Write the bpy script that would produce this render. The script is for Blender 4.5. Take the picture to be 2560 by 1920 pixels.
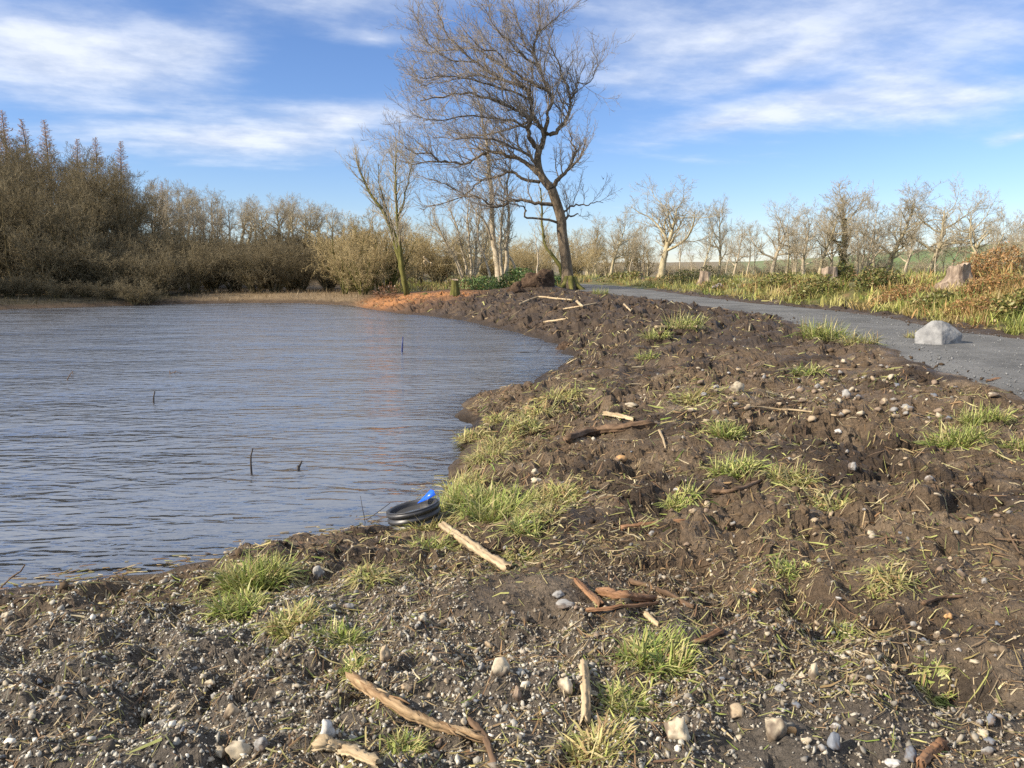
import bpy, math, random
import numpy as np

for o in list(bpy.data.objects):
    bpy.data.objects.remove(o)
RNG = np.random.default_rng(11)
random.seed(11)
SC = bpy.context.scene
COL = SC.collection

# ------------------------------------------------------------------ camera
F, CX, CY = 1923.0, 1280.0, 960.0            # photograph's focal length in its own pixels
HORIZON = 660.0
CZ = 2.25                                    # eye above the water level (z = 0)
PITCH = math.atan((CY - HORIZON) / F)
cam = bpy.data.cameras.new('camera')
cam_o = bpy.data.objects.new('camera', cam)
COL.objects.link(cam_o)
cam_o.location = (0, 0, CZ)
cam_o.rotation_euler = (math.pi / 2 - PITCH, 0, 0)
cam.sensor_width = 36.0
cam.lens = 36.0 * F / 2560.0
cam.clip_start = 0.05
cam.clip_end = 8000
SC.camera = cam_o

# ------------------------------------------------------------------ light
SUN_EL = math.radians(31)
SUN_H = (-0.94, -0.34)                         # horizontal direction towards the sun
SUN_AZ = math.atan2(SUN_H[0], SUN_H[1])
sun = bpy.data.lights.new('sun', 'SUN')
sun.energy = 5.0
sun.angle = math.radians(0.6)
sun.color = (1.0, 0.88, 0.72)
sun_o = bpy.data.objects.new('sun', sun)
COL.objects.link(sun_o)
sun_o.rotation_euler = (math.pi / 2 - SUN_EL, 0, math.pi - SUN_AZ + 0.0)
sun_o.location = (-30, 20, 40)
from mathutils import Vector
_sd = Vector((math.sin(SUN_AZ) * math.cos(SUN_EL), math.cos(SUN_AZ) * math.cos(SUN_EL), math.sin(SUN_EL)))
sun_o.rotation_euler = _sd.to_track_quat('Z', 'Y').to_euler()

SC.view_settings.view_transform = 'Standard'
SC.view_settings.look = 'None'
SC.view_settings.gamma = 1.0
SC.view_settings.use_curve_mapping = False
SC.view_settings.exposure = 0.74
SC.render.engine = 'CYCLES'
SC.cycles.use_denoising = False
SC.cycles.max_bounces = 4
SC.cycles.diffuse_bounces = 2
SC.cycles.glossy_bounces = 2
SC.cycles.transparent_max_bounces = 8
SC.cycles.sample_clamp_indirect = 6.0
SC.render.film_transparent = False


# ------------------------------------------------------------------ pixel <-> place
def ray(u, v):
    fx = (u - CX) / F
    fy = (CY - v) / F
    return np.array([fx, math.cos(PITCH) + math.sin(PITCH) * fy, -math.sin(PITCH) + math.cos(PITCH) * fy])


def at_z(u, v, z):
    d = ray(u, v)
    t = (z - CZ) / d[2]
    return np.array([0, 0, CZ]) + d * t


def at_y(u, v, y):
    d = ray(u, v)
    return np.array([0, 0, CZ]) + d * (y / d[1])


def sky_ae(u, v):
    d = ray(u, v)
    d = d / np.linalg.norm(d)
    return math.atan2(d[0], d[1]), math.asin(d[2])


# ------------------------------------------------------------------ world: Nishita sky with wind-drawn cloud
world = bpy.data.worlds.new('World')
SC.world = world
world.use_nodes = True
wt = world.node_tree
for n in list(wt.nodes):
    wt.nodes.remove(n)


def wn(t, **k):
    n = wt.nodes.new(t)
    for a, b in k.items():
        setattr(n, a, b)
    return n


def wmath(op, a, b=None, c=None, clamp=False):
    n = wn('ShaderNodeMath', operation=op, use_clamp=clamp)
    for i, x in enumerate((a, b, c)):
        if x is None:
            continue
        if isinstance(x, (int, float)):
            n.inputs[i].default_value = x
        else:
            wt.links.new(x, n.inputs[i])
    return n.outputs[0]


w_out = wn('ShaderNodeOutputWorld')
w_bg = wn('ShaderNodeBackground')
w_bg.inputs['Strength'].default_value = 0.094
w_sky = wn('ShaderNodeTexSky', sky_type='NISHITA')
w_sky.sun_disc = False
w_sky.sun_elevation = SUN_EL
w_sky.sun_rotation = SUN_AZ % (2 * math.pi)
w_sky.altitude = 100
w_sky.air_density = 1.0
w_sky.dust_density = 0.05
w_sky.ozone_density = 3.0
w_hsv = wn('ShaderNodeHueSaturation')
w_hsv.inputs['Saturation'].default_value = 1.03
wt.links.new(w_sky.outputs[0], w_hsv.inputs['Color'])
w_tc = wn('ShaderNodeTexCoord')
w_sep = wn('ShaderNodeSeparateXYZ')
wt.links.new(w_tc.outputs['Generated'], w_sep.inputs[0])
wx, wy, wz = w_sep.outputs
az = wmath('ARCTAN2', wx, wy)
el = wmath('ARCSINE', wz)
zz = wmath('MAXIMUM', wmath('ADD', wz, 0.10), 0.03)
px = wmath('DIVIDE', wx, zz)
py = wmath('DIVIDE', wy, zz)
ca, sa_ = math.cos(0.35), math.sin(0.35)
qx = wmath('ADD', wmath('MULTIPLY', px, ca), wmath('MULTIPLY', py, sa_))
qy = wmath('SUBTRACT', wmath('MULTIPLY', py, ca), wmath('MULTIPLY', px, sa_))
w_comb = wn('ShaderNodeCombineXYZ')
wt.links.new(wmath('MULTIPLY', qx, 0.62), w_comb.inputs[0])
wt.links.new(wmath('MULTIPLY', qy, 1.25), w_comb.inputs[1])
w_comb.inputs[2].default_value = 3.7
nz1 = wn('ShaderNodeTexNoise')
nz1.inputs['Scale'].default_value = 1.15
nz1.inputs['Detail'].default_value = 9
nz1.inputs['Roughness'].default_value = 0.58
nz1.inputs['Distortion'].default_value = 0.35
wt.links.new(w_comb.outputs[0], nz1.inputs['Vector'])
nz2 = wn('ShaderNodeTexNoise')
nz2.inputs['Scale'].default_value = 3.4
nz2.inputs['Detail'].default_value = 8
nz2.inputs['Roughness'].default_value = 0.6
w_comb2 = wn('ShaderNodeCombineXYZ')
wt.links.new(wmath('MULTIPLY', qx, 0.95), w_comb2.inputs[0])
wt.links.new(wmath('MULTIPLY', qy, 1.0), w_comb2.inputs[1])
wt.links.new(w_comb2.outputs[0], nz2.inputs['Vector'])
# cloud banks at their places in the sky: (u, v, half width, half height, tilt, weight)
BANKS = [(130, 110, 330, 130, 0.05, 0.48), (470, 130, 170, 50, 0.0, 0.30), (560, 345, 330, 66, -0.02, 0.50),
         (860, 300, 230, 60, -0.22, 0.46), (930, 98, 130, 22, 0.05, 0.30), (760, 20, 360, 70, -0.05, 0.25),
         (1820, 90, 560, 90, -0.10, 0.40), (2300, 150, 520, 140, -0.18, 0.32), (1950, 150, 160, 26, -0.25, 0.26),
         (1800, 310, 430, 40, -0.14, 0.38), (2440, 240, 340, 44, -0.12, 0.26), (2550, 340, 70, 16, -0.2, 0.32), (1560, 195, 110, 24, -0.1, 0.2),
         (760, 190, 260, 60, 0.1, -0.22), (1180, 60, 150, 90, 0.1, -0.12), (1500, 470, 1800, 75, 0.0, -0.30), (1960, 215, 200, 24, -0.08, -0.16)]
w_ae = wn('ShaderNodeCombineXYZ')
wt.links.new(az, w_ae.inputs[0])
wt.links.new(el, w_ae.inputs[1])
bias = None
for (u, v, hw, hh, tilt, wgt) in BANKS:
    a0, e0 = sky_ae(u, v)
    mp = wn('ShaderNodeMapping', vector_type='TEXTURE')
    mp.inputs['Location'].default_value = (a0, e0, 0)
    mp.inputs['Rotation'].default_value = (0, 0, -tilt)
    mp.inputs['Scale'].default_value = (1.75 * hw / F, 1.75 * hh / F, 1)
    wt.links.new(w_ae.outputs[0], mp.inputs['Vector'])
    gr = wn('ShaderNodeTexGradient', gradient_type='QUADRATIC_SPHERE')
    wt.links.new(mp.outputs[0], gr.inputs['Vector'])
    bias = wmath('MULTIPLY_ADD', gr.outputs['Fac'], wgt * 1.25, bias if bias is not None else 0.0)
dens = wmath('ADD', wmath('MULTIPLY', nz1.outputs[0], 1.05), wmath('MULTIPLY', nz2.outputs[0], 0.42))
dens = wmath('ADD', dens, bias)
w_up = wn('ShaderNodeMapRange', interpolation_type='SMOOTHSTEP')
w_up.inputs['From Min'].default_value = 0.27
w_up.inputs['From Max'].default_value = 0.38
w_up.inputs['To Max'].default_value = 0.55
wt.links.new(wz, w_up.inputs['Value'])
dens = wmath('ADD', dens, w_up.outputs[0])
w_map = wn('ShaderNodeMapRange', interpolation_type='SMOOTHSTEP')
w_map.inputs['From Min'].default_value = 0.72
w_map.inputs['From Max'].default_value = 1.42
w_map.inputs['To Max'].default_value = 0.90
wt.links.new(dens, w_map.inputs['Value'])
w_mix = wn('ShaderNodeMix', data_type='RGBA')
wt.links.new(w_map.outputs[0], w_mix.inputs['Factor'])
w_tint = wn('ShaderNodeMix', data_type='RGBA', blend_type='MULTIPLY')
w_tint.inputs['Factor'].default_value = 1.0
w_tint.inputs['B'].default_value = (0.75, 0.82, 1.04, 1)
wt.links.new(w_hsv.outputs[0], w_tint.inputs['A'])
wt.links.new(w_tint.outputs['Result'], w_mix.inputs['A'])
w_cc = wn('ShaderNodeMix', data_type='RGBA')
w_cc.inputs['A'].default_value = (4.3, 4.85, 6.0, 1)
w_cc.inputs['B'].default_value = (6.2, 6.55, 7.2, 1)
w_cr = wn('ShaderNodeMapRange')
w_cr.inputs['From Min'].default_value = 0.38
w_cr.inputs['From Max'].default_value = 0.62
wt.links.new(nz2.outputs[0], w_cr.inputs['Value'])
wt.links.new(w_cr.outputs[0], w_cc.inputs['Factor'])
wt.links.new(w_cc.outputs['Result'], w_mix.inputs['B'])
wt.links.new(w_mix.outputs['Result'], w_bg.inputs['Color'])
wt.links.new(w_bg.outputs[0], w_out.inputs[0])


# ------------------------------------------------------------------ noise
_perm = np.random.default_rng(3).permutation(512)
_grad = np.array([[math.cos(a), math.sin(a)] for a in np.linspace(0, 2 * math.pi, 64, endpoint=False)])


def noise2(x, y):
    xi = np.floor(x).astype(np.int64)
    yi = np.floor(y).astype(np.int64)
    xf = x - xi
    yf = y - yi
    u = xf * xf * xf * (xf * (xf * 6 - 15) + 10)
    v = yf * yf * yf * (yf * (yf * 6 - 15) + 10)

    def g(ix, iy, fx, fy):
        h = _perm[(_perm[ix & 511] + iy) & 511] & 63
        return _grad[h, 0] * fx + _grad[h, 1] * fy
    n00 = g(xi, yi, xf, yf)
    n10 = g(xi + 1, yi, xf - 1, yf)
    n01 = g(xi, yi + 1, xf, yf - 1)
    n11 = g(xi + 1, yi + 1, xf - 1, yf - 1)
    a = n00 + u * (n10 - n00)
    b = n01 + u * (n11 - n01)
    return (a + v * (b - a)) * 1.5


def fbm(x, y, o=4, s=1.0, gain=0.5):
    r = 0
    a = 1.0
    for i in range(o):
        r = r + a * noise2(x / s + 17.3 * i, y / s - 9.1 * i)
        s *= 0.5
        a *= gain
    return r


def clods_h(x, y, s, seed):
    """tilted angular lumps: a height that jumps from one clod to the next"""
    gx_, gy_ = x / s, y / s
    xi, yi = np.floor(gx_).astype(np.int64), np.floor(gy_).astype(np.int64)
    num = np.zeros(np.shape(x))
    den = np.full(np.shape(x), 1e-9)
    for ox in (-1, 0, 1):
        for oy in (-1, 0, 1):
            h = _perm[(_perm[(xi + ox + seed) & 511] + yi + oy) & 511]
            h2 = _perm[(h + 71) & 511]
            h3 = _perm[(h2 + 13) & 511]
            dx = gx_ - (xi + ox + 0.1 + 0.8 * h / 511)
            dy = gy_ - (yi + oy + 0.1 + 0.8 * h2 / 511)
            d2 = dx * dx + dy * dy
            w = np.exp(-18.0 * d2)
            num += w * ((h3 / 511 - 0.5) + 0.9 * dx * (h / 256 - 1) + 0.9 * dy * (h2 / 256 - 1) - 0.6 * d2)
            den += w
    return num / den


def sstep(a, b, x):
    t = np.clip((x - a) / (b - a), 0, 1)
    return t * t * (3 - 2 * t)


# ------------------------------------------------------------------ the lie of the land
SHORE_PX = [(-900, 1480), (-300, 1478), (0, 1470), (150, 1456), (400, 1425), (560, 1396), (700, 1368), (800, 1342), (880, 1322), (955, 1318),
            (1000, 1336), (1050, 1330), (1090, 1290), (1112, 1225), (1135, 1170), (1160, 1110), (1150, 1065), (1140, 1035), (1170, 1005), (1230, 985), (1300, 975), (1340, 950),
            (1390, 925), (1442, 897), (1412, 884), (1395, 862), (1310, 836), (1220, 815), (1150, 800), (1080, 791), (1000, 784),
            (940, 775), (880, 764), (760, 758), (600, 757), (450, 760), (250, 766), (60, 772), (-300, 784), (-900, 800)]
POND = np.array([at_z(u, v, 0)[:2] for u, v in SHORE_PX])
POND = np.vstack([POND, [[-60, 22], [-60, 6]]])
PATH_Z = 0.75
FAR_PX = [(1465, 709), (1550, 714), (1701, 734), (1877, 756), (2052, 771), (2203, 789), (2379, 824), (2560, 845), (2900, 890)]
NEAR_PX = [(1450, 727), (1560, 739), (1651, 751), (1831, 776), (1942, 791), (2000, 812), (2090, 842), (2210, 868), (2262, 890), (2303, 912), (2404, 937), (2504, 972), (2600, 1000), (2900, 1080)]
FAR_E = np.array([at_z(u, v, PATH_Z)[:2] for u, v in FAR_PX])
NEAR_E = np.array([at_z(u, v, PATH_Z)[:2] for u, v in NEAR_PX])
# behind the oak the path bends away to the left
FAR_TURN = np.array([(-8, 73), (-1, 69.5), (3, 66)])
NEAR_TURN = np.array([(-8, 69), (-1.5, 65), (1.8, 60), (3.2, 54)])
PATH_POLY = np.vstack([FAR_TURN, FAR_E, NEAR_E[::-1], NEAR_TURN[::-1]])


def poly_sd(poly, x, y):
    """signed distance, negative inside"""
    x = np.asarray(x, float)
    y = np.asarray(y, float)
    d = np.full(x.shape, 1e18)
    inside = np.zeros(x.shape, bool)
    n = len(poly)
    for i in range(n):
        ax, ay = poly[i]
        bx, by = poly[(i + 1) % n]
        ex, ey = bx - ax, by - ay
        wx_, wy_ = x - ax, y - ay
        t = np.clip((wx_ * ex + wy_ * ey) / (ex * ex + ey * ey + 1e-12), 0, 1)
        d = np.minimum(d, (wx_ - ex * t) ** 2 + (wy_ - ey * t) ** 2)
        c = ((ay > y) != (by > y)) & (x < (bx - ax) * (y - ay) / (by - ay + 1e-18) + ax)
        inside ^= c
    d = np.sqrt(d)
    return np.where(inside, -d, d)


DENTS = [(*at_z(u, v, 0.5)[:2], r_, d_) for u, v, r_, d_ in [(2370, 1745, 0.15, -0.13), (2235, 1765, 0.13, 0.05), (2500, 1700, 0.14, 0.06), (1992, 1492, 0.07, -0.06), (2060, 1478, 0.09, 0.05),
    (330, 1510, 0.16, -0.05), (500, 1490, 0.14, -0.05), (60, 1590, 0.2, -0.06), (150, 1560, 0.2, 0.03), (1640, 1222, 0.20, -0.09), (1600, 1195, 0.25, 0.06), (2130, 1065, 0.5, 0.14), (2180, 1095, 0.5, -0.07),
    (1270, 1750, 0.1, 0.04), (1720, 1830, 0.1, 0.03), (2560, 1420, 0.2, -0.09), (1560, 1240, 0.3, 0.03), (690, 1560, 0.10, -0.04), (960, 1900, 0.1, -0.04), (1700, 1100, 0.3, 0.06)]]
_fo = np.argsort(FAR_E[:, 1])
_fy, _fx = FAR_E[_fo, 1], FAR_E[_fo, 0]
_fy = np.concatenate([[0, 6], _fy, [66, 75]])
_fx = np.concatenate([[16.5, 14.5], _fx, [3.5, -8]])


def H(x, y, parts=False, micro=True):
    x = np.asarray(x, float)
    y = np.asarray(y, float)
    sd = poly_sd(POND, x, y)
    wob = 0.22 * fbm(x, y, 3, 1.1) * sstep(50, 8, np.abs(y))
    sdw = sd + wob
    pd = poly_sd(PATH_POLY, x, y)
    dist = np.hypot(x, y)
    azd = np.degrees(np.arctan2(x, y))
    near_side = sstep(-8, -3, x + np.maximum(0, (12 - y)) * 3)       # east and south banks
    L = 0.45 + 0.25 * near_side
    land = L * (1 - np.exp(-np.maximum(sdw, 0) / np.interp(y, [6, 12, 20], [2.6, 2.2, 1.4]))) + 0.03 * sstep(0, 0.08, sdw)
    bed = -0.65 * (1 - np.exp(np.minimum(sdw, 0) / 0.9))
    z = np.where(sdw > 0, land, bed)
    # rough dug mound between inlet and path, spoil near the oak
    z = z + 0.22 * np.exp(-((x - 3.8) / 2.2) ** 2 - ((y - 25) / 7) ** 2) * sstep(0, 2, sd)
    z = z + 0.45 * np.exp(-((x - 1.5) / 1.9) ** 2 - ((y - 44.5) / 1.8) ** 2)
    # bank right of the path
    q = (x - np.interp(y, _fy, _fx)) * 0.93
    B = np.interp(y, [6, 14, 20, 28, 40, 55, 75], [1.2, 1.25, 1.2, 0.9, 0.58, 0.35, 0.2])
    lump = 0.22 * fbm(x, y, 3, 2.6)
    z = z + sstep(0.3, 5.0, q) * (B + lump) + 0.05 * sstep(0.1, 0.5, q)
    z = z - 0.5 * sstep(9, 22, q) * sstep(10, 20, y)
    # wooded rise beyond the pond on the left
    rise = sstep(10, 48, sd) * sstep(2, 24, -x) * sstep(24, 46, y + 0.3 * np.maximum(-x - 20, 0))
    z = z + 4.0 * rise
    # green hill far to the right, flat fields elsewhere
    hr = np.interp(azd, [10, 17, 21, 27, 33, 45, 70], [0.0, 0.8, 3.0, 5.2, 7.2, 9.0, 8])
    z = z + hr * sstep(110, 250, dist)
    z = z + 3.0 * sstep(140, 700, dist)
    # path bed
    pn = pd + 0.16 * fbm(x, y, 3, 0.8) + 0.06 * noise2(x / 0.14, y / 0.14)
    pm = sstep(0.20, -0.10, pn)
    blend = sstep(1.6, 0.0, pd)
    z = z * (1 - blend) + (PATH_Z + 0.035 + 0.0 * z) * blend
    dug = sstep(0.0, 0.5, sdw) * sstep(46, 40, y) * sstep(0.15, 0.5, pn) * sstep(1.2, 0.2, q) * sstep(-14, -9, x) * sstep(75, 55, np.abs(azd) * (y > -5))
    if micro:
        n1 = fbm(x, y, 3, 0.75)
        n2 = fbm(x + 40, y - 13, 4, 0.26, 0.6)
        n3 = np.abs(noise2(x / 0.33 + 5, y / 0.33)) + 0.6 * np.abs(noise2(x / 0.15, y / 0.15 + 8))
        rut = noise2((x * 0.55 + y * 0.84) / 0.9 + 0.4 * n1, (x * 0.84 - y * 0.55) / 0.36)
        farmud = sstep(11, 19, y)
        rg = np.clip(0.75 + 0.9 * fbm(x - 7, y + 3, 2, 1.5), 0.25, 1.5) * (1 + 0.55 * sstep(4, 7, y))
        for dx_, dy_, r_, d_ in DENTS:
            g2 = ((x - dx_) ** 2 + (y - dy_) ** 2) / r_ ** 2
            z = z + np.where(g2 < 9, d_ * np.exp(-g2), 0)
        z = z + dug * ((0.050 * n1 + 0.026 * n2 - 0.024 * (n3 - 0.4) + rg * (0.05 * clods_h(x, y + 0.05 * n2, 0.42, 21) + 0.042 * clods_h(x + 0.03 * n2, y, 0.17, 3) + 0.022 * clods_h(x, y, 0.07, 9))) + farmud * (0.10 * rut + 0.08 * n1 + 0.10 * clods_h(x, y + 0.2 * n1, 0.42, 5)))
    z = z - pm * 0.075
    if parts:
        return z, dict(sd=sdw, pd=pn, q=q, dug=dug, dist=dist, az=azd, rise=rise)
    return z


_T = np.exp(np.linspace(math.log(1.2), math.log(260), 1500))


def hit(u, v):
    """where the line of sight through (u, v) meets the land or the water"""
    d = ray(u, v)
    pts = np.array([0, 0, CZ])[None] + _T[:, None] * d[None]
    z = np.maximum(H(pts[:, 0], pts[:, 1]), 0.0)
    k = np.argmax(pts[:, 2] < z)
    p = pts[k]
    return np.array([p[0], p[1], z[k]])


def gz(x, y):
    return float(H(np.array([x]), np.array([y]))[0])


# ------------------------------------------------------------------ mesh and object helpers
def mesh_np(name, V, Fs, col=None, smooth=False):
    """V (n,3); Fs list of index arrays (m,k)"""
    me = bpy.data.meshes.new(name)
    V = np.asarray(V, np.float32)
    if not isinstance(Fs, (list, tuple)):
        Fs = [Fs]
    loops = np.concatenate([np.asarray(f, np.int32).ravel() for f in Fs])
    sizes = np.concatenate([np.full(len(f), np.asarray(f).shape[1], np.int32) for f in Fs])
    starts = np.concatenate([[0], np.cumsum(sizes)[:-1]]).astype(np.int32)
    me.vertices.add(len(V))
    me.vertices.foreach_set('co', V.ravel())
    me.loops.add(len(loops))
    me.loops.foreach_set('vertex_index', loops)
    me.polygons.add(len(sizes))
    me.polygons.foreach_set('loop_start', starts)
    me.polygons.foreach_set('loop_total', sizes)
    if smooth:
        me.polygons.foreach_set('use_smooth', np.ones(len(sizes), bool))
    me.update(calc_edges=True)
    if col is not None:
        a = me.attributes.new('Col', 'FLOAT_COLOR', 'POINT')
        c = np.ones((len(V), 4), np.float32)
        c[:, :3] = col
        a.data.foreach_set('color', c.ravel())
    return me


def obj(name, me, m=None, parent=None, loc=None):
    o = bpy.data.objects.new(name, me)
    COL.objects.link(o)
    if m is not None and me is not None and not me.materials:
        me.materials.append(m)
    if parent is not None:
        o.parent = parent
    if loc is not None:
        o.location = loc
    return o


def tag(o, label=None, cat=None, group=None, kind=None):
    if label:
        o['label'] = label
    if cat:
        o['category'] = cat
    if group:
        o['group'] = group
    if kind:
        o['kind'] = kind
    return o


def empty(name, loc=(0, 0, 0), rz=0.0, s=1.0):
    o = bpy.data.objects.new(name, None)
    COL.objects.link(o)
    o.location = loc
    o.rotation_euler = (0, 0, rz)
    o.scale = (s, s, s) if isinstance(s, (int, float)) else s
    return o


def copy_tree(o, parent=None):
    c = o.copy()
    COL.objects.link(c)
    c.parent = parent
    for ch in list(o.children):
        copy_tree(ch, c)
    return c


# ------------------------------------------------------------------ materials
def new_mat(name):
    m = bpy.data.materials.new(name)
    m.use_nodes = True
    t = m.node_tree
    b = t.nodes['Principled BSDF']
    return m, t, b


def two_tone(name, c1, c2, scale=6.0, rough=0.85, bump=0.3, bscale=30.0, bdist=0.01, stretch=(1, 1, 1), spec=0.3, detail=6, c3=None):
    m, t, b = new_mat(name)
    tc = t.nodes.new('ShaderNodeTexCoord')
    mp = t.nodes.new('ShaderNodeMapping')
    mp.inputs['Scale'].default_value = stretch
    t.links.new(tc.outputs['Object'], mp.inputs['Vector'])
    n = t.nodes.new('ShaderNodeTexNoise')
    n.inputs['Scale'].default_value = scale
    n.inputs['Detail'].default_value = detail
    n.inputs['Roughness'].default_value = 0.65
    t.links.new(mp.outputs[0], n.inputs['Vector'])
    r = t.nodes.new('ShaderNodeValToRGB')
    r.color_ramp.elements[0].position = 0.35
    r.color_ramp.elements[0].color = (*c1, 1)
    r.color_ramp.elements[1].position = 0.65
    r.color_ramp.elements[1].color = (*c2, 1)
    if c3 is not None:
        e = r.color_ramp.elements.new(0.8)
        e.color = (*c3, 1)
    t.links.new(n.outputs[0], r.inputs[0])
    t.links.new(r.outputs[0], b.inputs['Base Color'])
    b.inputs['Roughness'].default_value = rough
    b.inputs['Specular IOR Level'].default_value = spec
    if bump > 0:
        n2 = t.nodes.new('ShaderNodeTexNoise')
        n2.inputs['Scale'].default_value = bscale
        n2.inputs['Detail'].default_value = 5
        t.links.new(mp.outputs[0], n2.inputs['Vector'])
        bp = t.nodes.new('ShaderNodeBump')
        bp.inputs['Strength'].default_value = bump
        bp.inputs['Distance'].default_value = bdist
        t.links.new(n2.outputs[0], bp.inputs['Height'])
        t.links.new(bp.outputs[0], b.inputs['Normal'])
    return m


def col_mat(name, rough=0.8, var=0.35, scale=25.0, bump=0.0, bscale=40.0, bdist=0.01, spec=0.3, transl=0.0):
    """base colour from the mesh's own colours, with grain"""
    m, t, b = new_mat(name)
    at = t.nodes.new('ShaderNodeAttribute')
    at.attribute_name = 'Col'
    tc = t.nodes.new('ShaderNodeTexCoord')
    out = at.outputs['Color']
    if var > 0:
        n = t.nodes.new('ShaderNodeTexNoise')
        n.inputs['Scale'].default_value = scale
        n.inputs['Detail'].default_value = 6
        n.inputs['Roughness'].default_value = 0.7
        t.links.new(tc.outputs['Object'], n.inputs['Vector'])
        mr = t.nodes.new('ShaderNodeMapRange')
        mr.inputs['From Min'].default_value = 0.3
        mr.inputs['From Max'].default_value = 0.7
        mr.inputs['To Min'].default_value = 1 - var
        mr.inputs['To Max'].default_value = 1 + var
        t.links.new(n.outputs[0], mr.inputs['Value'])
        mx = t.nodes.new('ShaderNodeVectorMath')
        mx.operation = 'SCALE'
        t.links.new(out, mx.inputs[0])
        t.links.new(mr.outputs[0], mx.inputs['Scale'])
        out = mx.outputs[0]
    t.links.new(out, b.inputs['Base Color'])
    b.inputs['Roughness'].default_value = rough
    if name == 'soil':                       # damp and dry patches
        nw = t.nodes.new('ShaderNodeTexNoise')
        nw.inputs['Scale'].default_value = 1.7
        nw.inputs['Detail'].default_value = 6
        t.links.new(tc.outputs['Object'], nw.inputs['Vector'])
        mw_ = t.nodes.new('ShaderNodeMapRange')
        mw_.inputs['From Min'].default_value = 0.42
        mw_.inputs['From Max'].default_value = 0.62
        mw_.inputs['To Min'].default_value = 0.52
        mw_.inputs['To Max'].default_value = 0.95
        t.links.new(nw.outputs[0], mw_.inputs['Value'])
        t.links.new(mw_.outputs[0], b.inputs['Roughness'])
    b.inputs['Specular IOR Level'].default_value = spec
    if transl > 0:
        tr = t.nodes.new('ShaderNodeBsdfTranslucent')
        t.links.new(out, tr.inputs['Color'])
        ms = t.nodes.new('ShaderNodeMixShader')
        ms.inputs[0].default_value = transl
        t.links.new(b.outputs[0], ms.inputs[1])
        t.links.new(tr.outputs[0], ms.inputs[2])
        t.links.new(ms.outputs[0], t.nodes['Material Output'].inputs['Surface'])
    if bump > 0:
        n2 = t.nodes.new('ShaderNodeTexNoise')
        n2.inputs['Scale'].default_value = bscale
        n2.inputs['Detail'].default_value = 7
        n2.inputs['Roughness'].default_value = 0.65
        t.links.new(tc.outputs['Object'], n2.inputs['Vector'])
        bp = t.nodes.new('ShaderNodeBump')
        bp.inputs['Strength'].default_value = bump
        bp.inputs['Distance'].default_value = bdist
        t.links.new(n2.outputs[0], bp.inputs['Height'])
        t.links.new(bp.outputs[0], b.inputs['Normal'])
    return m


def worn_path(*a, **k):
    """crushed stone with broad damp and scuffed patches"""
    m = two_tone(*a, **k)
    t = m.node_tree
    b = t.nodes['Principled BSDF']
    src = b.inputs['Base Color'].links[0].from_socket
    tc = t.nodes.new('ShaderNodeTexCoord')
    n = t.nodes.new('ShaderNodeTexNoise')
    n.inputs['Scale'].default_value = 0.9
    n.inputs['Detail'].default_value = 7
    n.inputs['Roughness'].default_value = 0.65
    t.links.new(tc.outputs['Object'], n.inputs['Vector'])
    mr = t.nodes.new('ShaderNodeMapRange')
    mr.inputs['From Min'].default_value = 0.36
    mr.inputs['From Max'].default_value = 0.64
    mr.inputs['To Min'].default_value = 0.68
    mr.inputs['To Max'].default_value = 1.25
    t.links.new(n.outputs[0], mr.inputs['Value'])
    mx = t.nodes.new('ShaderNodeVectorMath')
    mx.operation = 'SCALE'
    t.links.new(src, mx.inputs[0])
    t.links.new(mr.outputs[0], mx.inputs['Scale'])
    t.links.new(mx.outputs[0], b.inputs['Base Color'])
    return m


M = {}
M['ground'] = col_mat('soil', 0.9, 0.55, 34.0, 1.0, 70.0, 0.03, 0.25)
M['stone'] = col_mat('pebble_stone', 0.7, 0.22, 60.0, 0.25, 120.0, 0.004, 0.4)
M['crumb'] = col_mat('soil_crumb', 0.95, 0.4, 40.0, 0, 1, 1, 0.15)
M['blade'] = col_mat('grass_blade', 0.55, 0.15, 15.0, 0, 1, 1, 0.35, transl=0.25)
M['leaf'] = col_mat('leaf', 0.5, 0.15, 9.0, 0, 1, 1, 0.4, transl=0.2)
M['path'] = worn_path('crushed_grey_stone', (0.088, 0.088, 0.083), (0.155, 0.153, 0.145), 34.0, 0.9, 0.8, 90.0, 0.012, c3=(0.24, 0.24, 0.235))
M['oak_bark'] = two_tone('oak_bark', (0.07, 0.054, 0.036), (0.22, 0.17, 0.115), 7.0, 0.9, 0.8, 16.0, 0.04, (1, 1, 0.35), 0.15)
M['oak_twig'] = two_tone('oak_twig', (0.23, 0.195, 0.155), (0.36, 0.31, 0.25), 1.2, 0.85, 0, spec=0.15)
M['pale_bark'] = two_tone('pale_bark', (0.28, 0.225, 0.15), (0.52, 0.45, 0.33), 3.0, 0.85, 0.4, 18.0, 0.02, (1, 1, 2.0), 0.15)
M['far_bark'] = two_tone('grey_brown_bark', (0.26, 0.22, 0.13), (0.50, 0.43, 0.28), 2.0, 0.9, 0.3, 10.0, 0.03, (1, 1, 0.5), 0.12)
M['far_twig'] = two_tone('grey_brown_twig', (0.31, 0.265, 0.18), (0.44, 0.38, 0.275), 0.7, 0.9, 0, spec=0.1)
M['dark_bark'] = two_tone('damp_willow_bark', (0.075, 0.06, 0.03), (0.15, 0.12, 0.06), 2.0, 0.9, 0.3, 10.0, 0.03, (1, 1, 0.5), 0.12)
M['scrub_twig'] = two_tone('brown_willow_twig', (0.15, 0.122, 0.07), (0.235, 0.195, 0.12), 0.6, 0.9, 0, spec=0.1)
M['gold_twig'] = two_tone('golden_willow_twig', (0.31, 0.24, 0.12), (0.43, 0.345, 0.185), 0.8, 0.9, 0, spec=0.1)
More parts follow.
